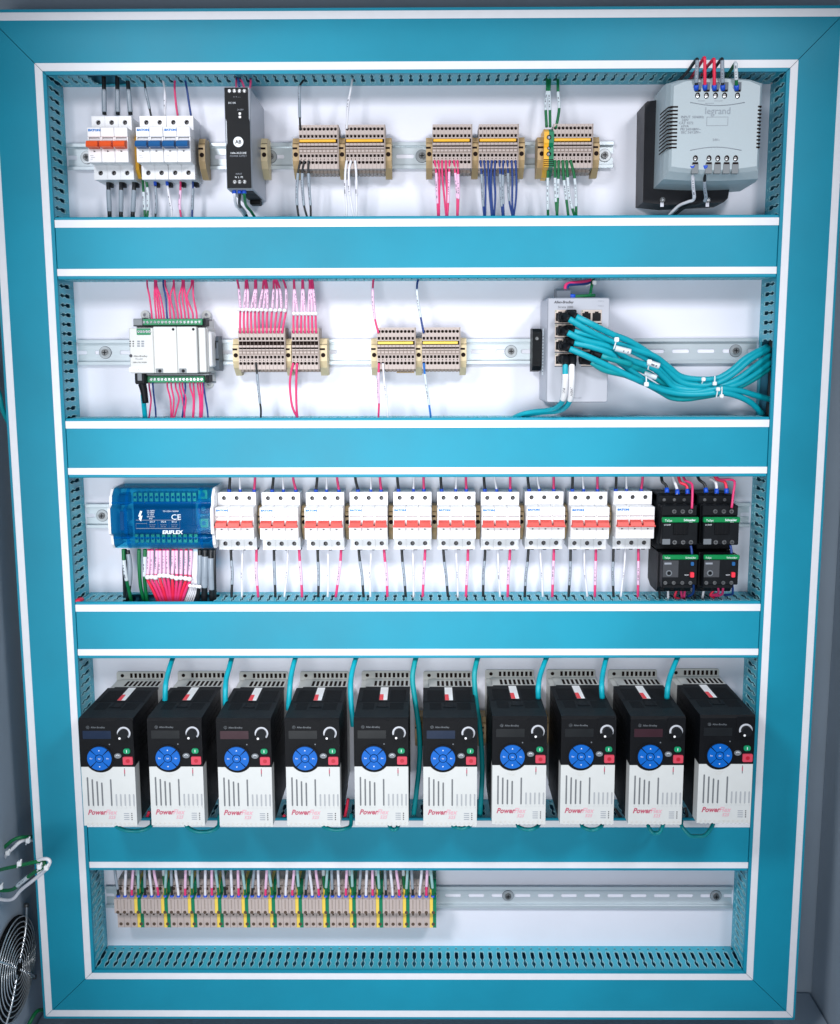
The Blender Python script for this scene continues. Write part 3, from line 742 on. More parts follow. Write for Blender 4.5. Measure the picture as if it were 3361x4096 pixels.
for k in range(12):
    xx = x0+.024+k*.0075
    b.box(xx, xx+.0056, zt-.020, zt-.007, .030, .050, 'brass', .0006); b.cyl(xx+.0028, zt-.0135, .0018, .050, .0506, 'hole', 8)
    b.box(xx, xx+.0056, zb+.005, zb+.018, .030, .050, 'brass', .0006); b.cyl(xx+.0028, zb+.0115, .0018, .050, .0506, 'hole', 8)
for k in range(4):
    b.box(x1-.022, x1-.008, zb+.006+k*.020, zb+.020+k*.020, .030, .050, 'brass' if k % 2 else 'dark', .001); b.cyl(x1-.015, zb+.013+k*.020, .0032, .050, .0508, 'screw', 12)
b.build('busbar_carrier', db)
b = MB(); th = .0016
outer = cap; 
def off(pts, t):
    n = len(pts); cxm = sum(p[0] for p in pts)/n; out = []
    for d, z in pts: out.append((d-t if d > .02 else d, z + (t if z < (zt+zb)/2-.001 else (-t if z > (zt+zb)/2+.001 else 0))))
    return out
inner = off(cap, th)
o2 = cap; i2 = inner[::-1]
b.px(o2 + i2, x0, x1, 'blue_clear'); b.build('cover', db)
b = MB()
for xx in (dp(632, 0)[0], dp(1275, 0)[0]): b.px([(d+.0012, z) for d, z in cap[1:-1]] + [(d-.0008, z) for d, z in cap[1:-1]][::-1], xx-.0022, xx+.0022, 'blue_clear')
for z_ in (z1_+.004, z2_-.004): b.box(x0, x1, z_-.0010, z_+.0010, .0672, .0690, 'blue_clear')
b.build('cover_ribs', db)
def dt(s, x, y, size, m='ink_white', **k): u, z_ = dp(x, y); return text(s, u, z_, .0772, size, m, db, **k)
dt('ERIFLEX', 1062, 620, .0068, shear=.1, sx=1.15, bold=.0002); dt('CE', 1095, 497, .0105, sx=1.1)
for k, s_ in enumerate(('Ue 1000V', 'Ui 1000V', 'In 125A', 'Icw 4.2kA', 'IP20')): dt(s_, 875, 425+k*17, .0026)
dt('TD-125A / 563900', 1048, 430, .0028)
b = MB()
bolt = [(782, 420), (765, 470), (780, 470), (770, 490), (790, 512), (792, 498), (802, 462), (786, 464), (800, 424)]
b.pd([dp(*q) for q in bolt], .0768, .0771, 'ink_white')
for (xa, ya, xb_, yb) in ((745, 500, 1125, 503), (745, 572, 1125, 575), (745, 530, 840, 532), (838, 500, 841, 575), (935, 500, 937, 575), (1032, 500, 1034, 575), (1124, 500, 1127, 575), (745, 530, 747, 575)):
    a = dp(xa, ya); q = dp(xb_, yb); b.box(a[0], q[0]+.0001, q[1], a[1], .0768, .0770, 'ink_pale')
b.build('printed_symbols', db)
for xx, s_ in ((888, 'Ø1-7'), (985, 'Ø2-8'), (1078, 'Ø1-2')): dt(s_, xx, 522, .0032); dt('Cu 2.5-16', xx, 545, .0022, 'ink_pale'); dt('Nm 2.0', xx, 562, .0022, 'ink_pale')

# ------------------------------------------------------------------ contactors and overload relays
def contactor(x, label, lab2):
    r = thing('contactor', label, 'contactor', (x, 0, .667), 'black contactors')
    b = MB(); b.box(-.0235, .0255, -.0385, .0385, .006, .052, 'black_plastic', .0015); b.box(-.0235, .0165, .028, .0395, .006, .046, 'black_plastic', .001)
    b.box(-.0235, .0255, -.0290, .0270, .052, .066, 'black_plastic', .001)
    b.box(-.0225, .0255, -.0265, .0120, .066, .082, 'black_plastic', .0012); b.box(-.0225, .0255, .0120, .0265, .066, .074, 'black_plastic', .001)
    b.box(-.008, .012, -.012, .004, .082, .0835, 'drive_black', .0006); b.box(-.004, -.0035, -.012, .004, .0835, .0837, 'dark'); b.box(.002, .0025, -.012, .004, .0835, .0837, 'dark'); b.box(.007, .0075, -.012, .004, .0835, .0837, 'dark')
    b.build('body', r)
    b = MB(); b.box(-.0232, .0262, .0045, .0118, .078, .0836, 'tele_green', .0010); b.build('brand_strip', r)
    text('TeSys', -.0150, .0062, .0838, .0042, 'ink_white', r); text('Schneider', .0135, .0068, .0838, .0040, 'ink_white', r, bold=.0001); text('Electric', .0150, .0050, .0838, .0016, 'ink_white', r)
    text('LC1D09', -.0160, .0005, .0824, .0026, 'ink_white', r)
    b = MB(); b.rbox(-.0220, -.0115, -.0255, -.0180, .0005, .0821, .0824, 'key_grey'); b.build('label_window', r)
    for xx in (-.0145, -.0005, .0130):
        s_ = MB(); s_.cyl(xx, .0325-.001, .0034, .0521, .0524, 'dark', 14); s_.cyl(xx, .0315, .0022, .0524, .0530, 'screw', 12); s_.build('terminal_screw', r)
    for xx in (-.0055, .0060, .0165):
        for z_, dd in ((.0185, .0742), (-.0225, .0822)):
            s_ = MB(); s_.cyl(xx, z_, .0030, dd-.0003, dd+.0008, 'screw', 14); s_.box(xx-.002, xx+.002, z_-.0003, z_+.0003, dd+.0008, dd+.001, 'dark'); s_.box(xx-.0003, xx+.0003, z_-.002, z_+.002, dd+.0008, dd+.001, 'dark'); s_.build('terminal_screw', r)
    q = thing('overload_relay', lab2, 'overload relay', (x, 0, .609), 'black overload relays')
    b = MB(); b.px([(.004, -.030), (.022, -.0375), (.060, -.0375), (.066, -.030), (.066, .0185), (.004, .0185)], -.0232, .0238, 'black_plastic')
    b.box(-.0215, .0255, -.0225, .0185, .066, .0870, 'black_plastic', .0010); b.box(-.021, .020, -.0275, -.0150, .066, .0850, 'black_plastic', .0008)
    b.build('body', q)
    b = MB(); b.box(-.0220, .0262, .0125, .0190, .084, .0885, 'tele_green', .0010); b.build('brand_strip', q)
    text('TeSys', -.0160, .0142, .0886, .0034, 'ink_white', q); text('Schneider', .0155, .0142, .0886, .0036, 'ink_white', q)
    b = MB(); b.box(-.0212, -.0002, -.0120, .0115, .0870, .0878, 'window_smoke', .0006); b.cyl(-.013, -.006, .0042, .0878, .0882, 'key_grey', 18); b.cyl(-.013, -.006, .0026, .0882, .0885, 'black_plastic', 14); b.box(-.0195, -.010, .006, .0085, .0878, .0880, 'ink_pale')
    b.build('dial_window', q)
    b = MB(); b.rbox(.0155, .0205, -.0115, -.0045, .0012, .0870, .0905, 'reset_red'); b.build('reset_button', q)
    b = MB(); b.rbox(.0160, .0200, .0045, .0095, .0010, .0870, .0895, 'lever_blue'); b.build('stop_button', q)
    text('RESET', .0115, -.0095, .0872, .0022, 'ink_white', q)
    for xx in (-.0175, -.0060, .0055, .0165):
        s_ = MB(); s_.cyl(xx, -.0195, .0026, .0871, .0880, 'screw', 12); s_.box(xx-.0018, xx+.0018, -.0198, -.0192, .0880, .0882, 'dark'); s_.build('terminal_screw', q)
    for k, xx in enumerate((-.016, -.002, .012)):
        s_ = MB(); s_.cyl(xx, -.0320, .0030, .0631, .0640, 'dark', 12); s_.build('terminal_hole', q)
contactor(P('d3', 800, 500, .083).x, 'black contactor with green brand strip, beside the last red-lever breaker', 'black overload relay hanging under the contactor nearest the breakers')
contactor(P('d3', 1158, 500, .083).x, 'black contactor with green brand strip, beside the right duct', 'black overload relay hanging under the contactor nearest the right duct')

# ------------------------------------------------------------------ motor drives
def drive():
    r = thing('motor_drive', 'x', 'motor drive', (0, 0, 0), 'black and grey motor drives')
    H = .0745; w = .0357
    b = MB()          # heatsink with slotted top
    b.box(-w+.0006, w-.0006, -H+.002, H-.002, .003, .046, 'heatsink', .0008)
    b.box(-w+.008, w-.0006, H-.002, H-.0004, .003, .042, 'heatsink', .0004)
    fl = rrect(-w, w, -H+.004, H+.0105, .003)
    b.pd(fl, .0004, .0030, 'heatsink')
    b.cyl(-w+.0085, H+.0045, .0026, .0030, .0033, 'hole', 14)
    for k in range(8):
        xx = -w+.020 + k*.0064
        b.box(xx, xx+.0036, H-.0006, H-.0002, .015, .037, 'hole'); b.box(xx, xx+.0036, H+.0012, H+.0080, .0030, .0033, 'hole')
    b.build('heatsink', r)
    b = MB()
    b.px([(.046, -H+.001), (.150, -H+.001), (.150, .0086), (.172, .0086), (.172, H-.0035), (.1690, H), (.046, H)], -w, w, 'drive_black')
    b.box(-w+.009, w, H-.003, H-.0001, .0415, .046, 'drive_black')
    for k in range(11):
        for s0, s1 in ((-w+.006, -.007), (.009, w-.005)): b.box(s0, s1, H, H+.0003, .058+k*.0042, .0598+k*.0042, 'dark')
    for k in range(8):
        for s0, s1 in ((-w+.009, -.011), (.010, w-.007)): b.box(s0, s1, H, H+.0003, .112+k*.0034, .1134+k*.0034, 'dark')
    b.box(-w+.002, w-.002, H-.0001, H+.0004, .1055, .1062, 'dark')
    for xx in (-.0075, .0045): b.box(xx, xx+.0022, H, H+.0005, .108, .126, 'dark')
    b.box(-.0085, .0085, H, H+.0008, .1275, .1290, 'black_plastic', .0002)
    for side in (-w-.0002, w-.0001):
        for k in range(6):
            for j in range(7): b.box(side, side+.0003, H-.016-k*.008, H-.013-k*.008, .06+j*.012, .068+j*.012, 'dark')
    b.build('body', r)
    b = MB(); R_ = .0205; cz = H-.0535; cx = -w+.0262; zc = .0083
    arc = []
    a_end = math.asin((zc-cz)/R_)
    n = 16
    for i in range(n+1):
        t = math.pi - a_end + (math.pi + 2*a_end)*i/n if 0 else (math.pi - a_end) + ((2*math.pi + a_end) - (math.pi - a_end))*i/n
        arc.append((cx + R_*math.cos(t), cz + R_*math.sin(t)))
    poly = [(-w+.0004, zc), (arc[0][0]-.003, zc)] + arc + [(arc[-1][0]+.003, zc), (w-.0004, zc)]
    bot = []
    for k in range(12):
        xa = w-.0020-k*(2*w-.004)/12; bot += [(xa, -H), (xa-.0018, -H), (xa-.0022, -H+.0010), (xa-.0040, -H+.0010)]
    poly += [(w-.0004, -H+.001)] + [q for q in bot] + [(-w+.0004, -H+.001)]
    b.pd(poly, .1505, .1715, 'drive_grey')
    # vents pressed into the cover
    z0v = -H+.0285
    for k, (xx, top, dk) in enumerate(((.0080, .0435, 1), (.0142, .0405, 1), (.0204, .0375, 1), (.0266, .0355, 1), (.0385, .0405, 1),
                                       (.0450, .0180, 0), (.0508, .0180, 0), (.0566, .0180, 0), (.0624, .0180, 0), (.0680, .0180, 0))):
        b.rbox(-w+xx-.0010, -w+xx+.0010, z0v, z0v+top*.92, .0009, .1712, .1718, 'drive_slot' if dk else 'drive_slot_pale', 2)
        b.cyl(-w+xx, z0v-.0016, .0013, .1712, .1722, 'drive_grey', 8)
    for k in range(11): b.cyl(-w+.0055+k*.0061, -H+.0040, .0015, .1712, .1719, 'heatsink', 8)
    for k in range(3): b.box(cx-.006+k*.0015, cx+.006-k*.0015, cz-R_-.0030-k*.0020, cz-R_-.0024-k*.0020, .1714, .1717, 'heatsink')
    for k in range(4):
        z_ = -H+.0180-k*.0028
        b.cyl(w-.0070, z_, .0008, .1714, .1719, 'ink', 8); b.box(w-.0175, w-.0105, z_-.0005, z_+.0005, .1714, .1717, 'ink_pale')
    b.cyl(-w+.0575, .0055, .0007, .1714, .1718, 'ink', 8); b.box(-w+.0568, -w+.0582, -.0010, .0044, .1714, .1718, 'print_red'); b.box(-w+.0571, -w+.0579, -.0046, -.0010, .1714, .1718, 'ink')
    b.build('lower_cover', r)
    text('Power', -w+.0060, -H+.0165, .1717, .0098, 'print_red', r, align='LEFT', shear=.3, sx=.92, bold=.0003); text('Flex', -w+.0290, -H+.0165, .1717, .0098, 'print_pink', r, align='LEFT', shear=.3, sx=.92, bold=.0001)
    text('525', -w+.0330, -H+.0105, .1717, .0062, 'print_pink', r, align='LEFT', shear=.3, bold=.0001)
    b = MB(); R2 = .0160
    b.cyl(cx, cz, .0200, .150, .1722, 'drive_black', 40); b.cyl(cx, cz, .0180, .1722, .1735, 'drive_black', 40)
    b.build('keypad_bezel', r)
    b = MB()
    for k in range(4):
        a0 = 45+90*k+3.0; b.ring(cx, cz, .0058, R2, .1735, .1752, 'key_blue', 8, a0, a0+84)
    b.cyl(cx, cz, .0048, .1735, .1756, 'key_blue', 20); kp = b.build('keypad', r)
    b = MB()
    b.pd([(cx-.0010, cz+.0105), (cx+.0010, cz+.0105), (cx, cz+.0122)], .1752, .1754, 'ink_white'); b.pd([(cx-.0010, cz-.0105), (cx+.0010, cz-.0105), (cx, cz-.0122)], .1752, .1754, 'ink_white'); b.build('key_symbols', kp)
    text('Esc', cx-.0108, cz-.0006, .1753, .0026, 'ink_white', kp); text('Sel', cx, cz-.0008, .1757, .0026, 'ink_white', kp); text('Ent', cx+.0108, cz-.0006, .1753, .0024, 'ink_white', kp)
    kx, kz = -w+.0592, H-.0195
    b = MB(); b.rbox(kx-.0125, w-.0003, kz-.0125, H-.001, .004, .1719, .1728, 'drive_black'); b.build('knob_panel', r)
    b = MB(); b.ring(kx, kz, .0062, .0088, .1728, .1732, 'knob_ring', 24, -45, 200); b.cyl(kx, kz, .0065, .1728, .1800, 'black_plastic', 24); b.cyl(kx-.0036, kz-.0044, .0015, .1800, .1804, 'white', 10); b.build('speed_knob', r)
    b = MB(); b.rbox(-w+.0050, -w+.0420, H-.0275, H-.0165, .0008, .1719, .1722, 'display_off'); disp = b.build('display', r)
    b = MB(); b.cyl(-w+.0120, H-.0118, .0024, .1719, .1720, 'key_grey', 14); b.build('badge', r)
    text('Allen-Bradley', -w+.0160, H-.0130, .1720, .0034, 'key_grey', r, align='LEFT')
    b = MB(); b.rbox(-w+.0575, -w+.0665, H-.0475, H-.0405, .0030, .1719, .1738, 'key_green'); sb_ = b.build('start_button', r)
    b = MB(); b.box(-w+.0616, -w+.0624, H-.0458, H-.0422, .1738, .1740, 'ink_white'); b.build('start_symbol', sb_)
    b = MB(); b.rbox(-w+.0565, -w+.0695, H-.0625, H-.0518, .0015, .1719, .1740, 'key_red'); sb_ = b.build('stop_button', r)
    b = MB(); b.cyl(-w+.0630, H-.0572, .0026, .1740, .1743, 'key_red_dark', 16); b.build('stop_symbol', sb_)
    b = MB(); b.cyl(-w+.0500, H-.0505, .0046, .1719, .1736, 'key_grey', 20, .0034); rv = b.build('reverse_button', r)
    b = MB(); b.ring(-w+.0500, H-.0512, .0020, .0026, .1736, .1738, 'ink_white', 8, 20, 160); b.build('reverse_symbol', rv)
    b = MB(); b.cyl(-w+.0395, H-.0350, .0009, .1719, .1724, 'key_grey', 8); b.build('indicator_light', r)
    b = MB(); b.add([(-.0054, -.0465, H+.0006), (.0054, -.0465, H+.0006), (.0054, -.102, H+.0006), (-.0054, -.102, H+.0006)], [(0, 3, 2, 1)], 'sticker_white')
    b.add([(-.0054, -.078, H+.0009), (-.0004, -.078, H+.0009), (.0002, -.102, H+.0009), (-.0054, -.102, H+.0009)], [(0, 3, 2, 1)], 'sticker_red'); b.build('warning_sticker', r, fix=False)
    return r, disp
DX = [-.4065 + .0901*i for i in range(10)]
d0, disp0 = drive()
DISP = ['blue', 'off', 'red', 'off', 'off', 'blue', 'off', 'off', 'red', 'off']
DM = {}
for i, x in enumerate(DX):
    r = d0 if i == 0 else copy_tree(d0)
    r.location = (x + random.uniform(-.0006, .0006), 0, .3535 + (0, .0004, -.0003, 0, .0005, .0002, .0024, .0027, .0024, .0040)[i])
    r['label'] = '%s motor drive from the left in the row of ten with blue keypads' % ORD[i]
    dd = [q for q in r.children if q.name.startswith('display')][0]
    if DISP[i] not in DM:
        me = disp0.data.copy(); me.materials.clear(); me.materials.append(MATS['display_' + DISP[i]]); DM[DISP[i]] = me
for i, r in enumerate([o for o in COL.objects if o.name.startswith('motor_drive')]):
    dd = [q for q in r.children if q.name.startswith('display')][0]
    k = min(range(10), key=lambda j: abs(DX[j]-r.location.x)); dd.data = DM[DISP[k]]
for i, (k, s) in enumerate(((5, 'fifth and sixth'), (6, 'sixth and seventh'), (7, 'seventh and eighth'))):
    end_stop((DX[k-1]+DX[k])/2+.003, .3630, 'tan', 'brown end stop glimpsed behind the gap of the %s motor drives' % s, w=.012)

# ------------------------------------------------------------------ bottom row double-deck terminals
def deck(yellow):
    b = MB(); w = .00965
    def body(x0, x1, m):
        b.px([(.006, -.031), (.038, -.031), (.0430, -.028), (.0430, -.006), (.041, -.0045), (.050, -.0020), (.055, .0015), (.055, .0235), (.046, .0245), (.038, .0250), (.038, .036), (.030, .042), (.006, .042)], x0, x1, m)
    if yellow:
        body(-w/2, -.0002, 'yellow_pale'); body(.0, w/2, 'green')
        b.cyl(.0004, .0030, .0025, .0550, .0552, 'hole_tan', 10); b.cyl(.0004, -.0225, .0026, .0430, .0432, 'hole_tan', 10)
    else:
        body(-w/2+.0001, w/2-.0001, 'terminal')
        b.cyl(0, .0030, .0025, .0550, .0552, 'hole_tan', 10); b.cyl(0, -.0225, .0026, .0430, .0432, 'hole_tan', 10)
        b.box(-.0008, .0008, .0080, .0225, .0549, .0553, 'terminal_low'); b.box(-.0012, .0012, -.0085, -.0050, .0430, .0436, 'hole_tan'); b.box(-.0040, .0040, .0350, .0360, .0378, .0384, 'hole_tan')
        b.cyl(0, .0310, .0026, .0380, .0383, 'hole_tan', 10)
    return b
xs0 = P('a5', 345, 600, .055).x; xs1 = P('b5', 1402, 600, .055).x; gp = (xs1-xs0)/12
for g in range(12):
    for k in range(4):
        y_ = k == 3
        o = slice_obj('dk%d' % y_, 'terminal_block', lambda: deck(y_))
        o.location = (xs0 + g*gp + gp*(k+.5)/4, 0, Z5)
        if y_: tag(o, '%s yellow and green earth terminal from the left on the lowest rail' % ORD[g], 'terminal block', 'double-deck terminals on the lowest rail')
        else: tag(o, '%s grey double-deck terminal of the %s trio from the left, lowest rail' % (['left', 'middle', 'right'][k], ORD[g]), 'terminal block', 'double-deck terminals on the lowest rail')

# ------------------------------------------------------------------ wires and cables
def wire(spec, color, r, label, sl=None, sm='sleeve', fer=None, group='wires', name='wire', cat='wire', marks=True, seg=5, sr=1.35):
    """spec: list of (crop, x, y, depth); sl = (from, to) fraction of the length wrapped in a printed sleeve"""
    pts = [P(*q) if isinstance(q[0], str) else Vector(q) for q in spec]
    cp = catmull(pts, seg)
    L = [0]
    for a, b in zip(cp, cp[1:]): L.append(L[-1] + (b-a).length)
    tot = L[-1]
    def at(s):
        s = max(0, min(tot, s))
        for i in range(len(L)-1):
            if L[i+1] >= s: return cp[i].lerp(cp[i+1], (s-L[i])/max(1e-9, L[i+1]-L[i]))
        return cp[-1]
    b = MB(); b.tube(cp, r, color, 8, raw=True)
    o = tag(b.build(name, loc=pts[0]), label, cat, group)
    def piece(nm, f0, f1, rr, m, mk=False, n=None):
        n = n or max(2, int((f1-f0)*tot/.0011))
        b = MB(); b.tube([at((f0+(f1-f0)*i/n)*tot) for i in range(n+1)], rr, m, 10, raw=True, marks=mk)
        q = b.build(nm, loc=pts[0], fix=False); q.location = (0, 0, 0); q.parent = o
    for s_ in (sl if isinstance(sl, list) else [sl] if sl else []): piece('printed_sleeve', s_[0], s_[1], r*sr, sm, marks)
    for e in (fer or []):
        f = .0065/tot
        if e == 0: piece('ferrule', 0, f, r*1.45, 'ferrule', n=2)
        else: piece('ferrule', 1-f, 1, r*1.45, 'ferrule', n=2)
    return o
def path(c, pts, d0, d1=None):
    d1 = d0 if d1 is None else d1; n = len(pts)-1
    return [(c, x, y, d0+(d1-d0)*i/n) for i, (x, y) in enumerate(pts)]
GW = 'panel wires'
R1 = .0014
# top row, breakers
for k, (a, b_, c_) in enumerate((((415, 205), (418, 300), (421, 500)), ((520, 205), (521, 300), (525, 500)), ((598, 205), (606, 300), (622, 500)))):
    wire(path('a', (a, b_, c_), .030), 'w_black', .0029, 'thick black wire with pale sleeve, %s of three above the orange-lever breaker' % ORD[k], (.34, .93), 'sleeve_grey', group='thick black wires', marks=False, sr=1.12)
for k, (x0, x1, y1) in enumerate(((450, 463, 1285), (548, 548, 1290), (648, 637, 1290))):
    wire(path('a', ((x0, 990), (x0+2, 1060), (x1, y1+25)), .022), 'w_black', .0029, 'thick black wire with pale sleeve, %s of three below the orange-lever breaker' % ORD[k], (.28, .80), 'sleeve_grey', group='thick black wires', marks=False, sr=1.12)
wire(path('a', ((728, 225), (740, 320), (760, 410), (782, 512)), .030), 'w_black', R1, 'thin black wire with grey sleeve above the blue-lever breakers', (.25, .80), 'sleeve_grey')
wire(path('a', ((868, 215), (885, 300), (888, 400), (888, 512)), .030), 'w_white', R1, 'thin white wire above the blue-lever breakers', (.42, .80), 'sleeve_white')
wire(path('a', ((965, 225), (963, 300), (975, 430), (987, 512)), .030), 'w_pink', R1, 'thin pink wire above the blue-lever breakers')
wire(path('a', ((1040, 215), (1055, 290), (1075, 420), (1090, 512)), .030), 'w_navy', R1, 'thin navy wire above the blue-lever breakers')
wire(path('a', ((712, 940), (720, 1060), (728, 1180), (735, 1310)), .020), 'w_green', .0017, 'green wire with pale sleeve falling between the orange and blue lever breakers, left one', (.42, .80), 'sleeve')
wire(path('a', ((738, 990), (752, 1060), (760, 1180), (748, 1310)), .022), 'w_green', .0017, 'green wire with pale sleeve falling between the orange and blue lever breakers, right one', (.22, .78), 'sleeve')
wire(path('a', ((810, 1008), (818, 1100), (820, 1200), (812, 1310)), .026), 'w_black', R1, 'thin black wire with grey sleeve below the blue-lever breakers', (.15, .85), 'sleeve_grey', fer=[0])
wire(path('a', ((902, 1008), (915, 1100), (935, 1210), (945, 1310)), .026), 'w_white', R1, 'thin white wire below the blue-lever breakers', (.2, .75), 'sleeve_white', fer=[0])
wire(path('a', ((1008, 1008), (1007, 1100), (1002, 1200), (1015, 1310)), .026), 'w_pink', R1, 'thin pink wire below the blue-lever breakers', (.25, .75), 'sleeve_pink')
wire(path('a', ((1103, 1008), (1104, 1100), (1100, 1200), (1097, 1310)), .026), 'w_navy', R1, 'thin navy wire below the blue-lever breakers', (.2, .75), 'sleeve_grey')
# power supply
for pts, m_, nm in ((((1440, 215), (1438, 260), (1440, 300)), 'w_pink', 'left of three pink wires above the black power supply'), (((1462, 215), (1485, 250), (1502, 300)), 'w_pink', 'middle of three pink wires above the black power supply'),
                    (((1548, 215), (1550, 255), (1540, 300)), 'w_pink', 'right of three pink wires above the black power supply'), (((1445, 200), (1455, 240), (1465, 300)), 'w_navy', 'navy wire above the black power supply')):
    q = path('a', pts, .035, .100); wire(q, m_, R1, nm)
for x, x1, x2, m_, nm in ((1423, 1437, 1505, 'w_white', 'white'), (1463, 1463, 1517, 'w_black', 'black'), (1499, 1512, 1575, 'w_green', 'green')):
    wire([('a', x, 1070, .105), ('a', x+2, 1120, .105), ('a', x1, 1195, .085), ('a', (x1+x2)/2+8, 1245, .06), ('a', x2+12, 1300, .04)], m_, .0019, '%s wire leaving the bottom of the black power supply' % nm, fer=[0], sl=(.5, .8) if nm == 'black' else None, sm='sleeve_grey')
# top row terminal wires
wire(path('b', ((215, 215), (215, 240), (192, 285), (190, 420), (193, 540), (197, 612)), .030, .047), 'w_black', R1*1.05, 'black wire with grey sleeve rising from the first black-wire terminal', (.2, .78), 'sleeve_grey')
wire(path('b', ((598, 215), (590, 280), (568, 400), (560, 500), (554, 608)), .030, .047), 'w_white', R1*1.1, 'white wire rising from the first white-wire terminal', (.38, .64), 'sleeve_white')
for k, pts in enumerate((((197, 852), (180, 940), (170, 1080), (172, 1200), (186, 1300)), ((228, 852), (212, 940), (214, 1080), (225, 1200), (252, 1300)), ((260, 852), (259, 940), (266, 1080), (275, 1200), (278, 1300)))):
    wire(path('b', pts, .047, .035), 'w_black', R1*1.05, 'black wire with grey sleeve below the top-row block, %s from left' % ORD[k], (.22, .77), 'sleeve_grey', group='black wires under the first block')
for k, pts in enumerate((((555, 852), (544, 940), (544, 1080), (552, 1200), (552, 1300)), ((588, 852), (571, 940), (575, 1080), (592, 1200), (610, 1300)), ((618, 852), (627, 940), (630, 1080), (632, 1200), (632, 1300)))):
    wire(path('b', pts, .047, .035), 'w_white', R1*1.15, 'white wire below the top-row block, %s from left' % ORD[k], (.33, .6), 'sleeve_white', group='white wires under the second block')
PK = [(((170, 850), (183, 940), (190, 1100), (198, 1295)), (.22, .75)), (((200, 850), (208, 950), (208, 1100), (206, 1295)), None), (((229, 850), (232, 980), (248, 1150), (262, 1295)), None), (((258, 850), (262, 980), (268, 1100), (268, 1295)), None),
      (((288, 850), (284, 940), (280, 1120), (270, 1295)), (.2, .74)), (((320, 850), (330, 940), (345, 1120), (345, 1295)), (.22, .66)), (((348, 850), (353, 950), (357, 1120), (349, 1295)), (.24, .67))]
for k, (pts, sl) in enumerate(PK):
    wire(path('c', pts, .047, .032), 'w_pink', R1, '%s pink wire from the left below the top-row block' % ORD[k], sl, 'sleeve_pink', group='pink wires under the third block')
NV = [(((525, 850), (533, 950), (543, 1150), (555, 1295)), (.24, .8)), (((553, 850), (563, 980), (564, 1150), (562, 1295)), None), (((583, 850), (590, 1000), (600, 1150), (614, 1295)), None), (((613, 850), (606, 1000), (612, 1150), (622, 1295)), None), (((640, 850), (633, 980), (640, 1120), (630, 1295)), None),
      (((672, 850), (676, 950), (685, 1150), (698, 1295)), (.24, .8)), (((703, 850), (698, 960), (700, 1150), (705, 1295)), (.25, .76)), (((733, 850), (738, 950), (746, 1150), (775, 1295)), (.22, .7)), (((765, 850), (772, 980), (770, 1150), (776, 1295)), None), (((795, 850), (803, 980), (800, 1140), (780, 1295)), None)]
for k, (pts, sl) in enumerate(NV):
    wire(path('c', pts, .047, .032), 'w_navy', R1, '%s navy wire from the left below the top-row block' % ORD[k], sl, 'sleeve_grey', group='navy wires under the fourth block')
for k, (pts, sl) in enumerate(((((1042, 205), (1040, 320), (1028, 420), (1036, 595)), (.30, .68)), (((1062, 205), (1056, 320), (1060, 420), (1063, 595)), (.30, .68)), (((1123, 205), (1124, 330), (1133, 450), (1108, 605)), (.3, .62)))):
    wire(path('c', pts, .030, .044), 'w_green', .0019, '%s green wire above the top-row earth terminal, from the left' % ORD[k], sl, 'sleeve', group='green wires above', sr=1.15)
GN = [(((1046, 930), (1044, 1050), (1045, 1200), (1047, 1295)), (.15, .82)), (((1100, 850), (1101, 975), (1104, 1120), (1118, 1295)), (.3, .72)), (((1129, 850), (1127, 975), (1123, 1120), (1116, 1295)), (.32, .65)), (((1160, 850), (1168, 990), (1188, 1150), (1205, 1295)), (.34, .68)),
      (((1190, 850), (1198, 975), (1212, 1130), (1255, 1295)), (.29, .83)), (((1220, 850), (1250, 975), (1262, 1130), (1265, 1295)), (.32, .8))]
for k, (pts, sl) in enumerate(GN):
    wire(path('c', pts, .047, .032), 'w_green', .0018, '%s green wire from the left below the top-row green block' % ORD[k], sl, 'sleeve', group='green wires under the fifth block', sr=1.12)
# transformer wires
TW = [(((500, 325, .03), (560, 260, .08), (600, 205, .11), (632, 167, .125), (632, 215, .126), (628, 300, .124), (625, 408, .117)), 'w_black', (.74, .93), 'first black wire looping over the duct into the transformer top'),
      (((578, 325, .03), (630, 245, .08), (664, 190, .11), (688, 156, .125), (692, 205, .126), (692, 300, .124), (693, 405, .117)), 'w_red', None, 'left red wire looping over the duct into the transformer top'),
      (((650, 305, .03), (700, 235, .08), (735, 195, .11), (762, 168, .125), (764, 215, .126), (765, 300, .124), (765, 408, .117)), 'w_red', None, 'right red wire looping over the duct into the transformer top'),
      (((715, 320, .03), (765, 240, .08), (798, 195, .11), (824, 166, .125), (826, 215, .126), (828, 300, .124), (831, 408, .117)), 'w_black', (.74, .93), 'second black wire looping over the duct into the transformer top'),
      (((850, 325, .03), (885, 265, .08), (908, 228, .11), (928, 200, .125), (931, 240, .126), (935, 320, .124), (936, 408, .117)), 'w_green', (.74, .90), 'green wire looping over the duct into the transformer top')]
for pts, m_, sl, nm in TW:
    wire([('d', x, y, d) for x, y, d in pts], m_, .0021, nm, sl, 'sleeve_grey' if m_ == 'w_black' else 'sleeve', fer=[1], group='transformer top wires', sr=1.15)
wire([('d', 596, 985, .118), ('d', 598, 1040, .112), ('d', 602, 1150, .10), ('d', 608, 1245, .085), ('d', 560, 1268, .075), ('d', 490, 1300, .06), ('d', 415, 1372, .04)], 'w_white', .0020, 'white wire hanging from the transformer bottom', (.12, .48), 'sleeve_white', fer=[0], sr=1.1)
wire([('d', 698, 985, .118), ('d', 693, 1050, .112), ('d', 690, 1150, .10), ('d', 698, 1250, .085), ('d', 640, 1285, .075), ('d', 540, 1310, .06), ('d', 450, 1375, .04)], 'w_black', .0020, 'black wire hanging from the transformer bottom', (.2, .50), 'sleeve_grey', fer=[0], sr=1.1)
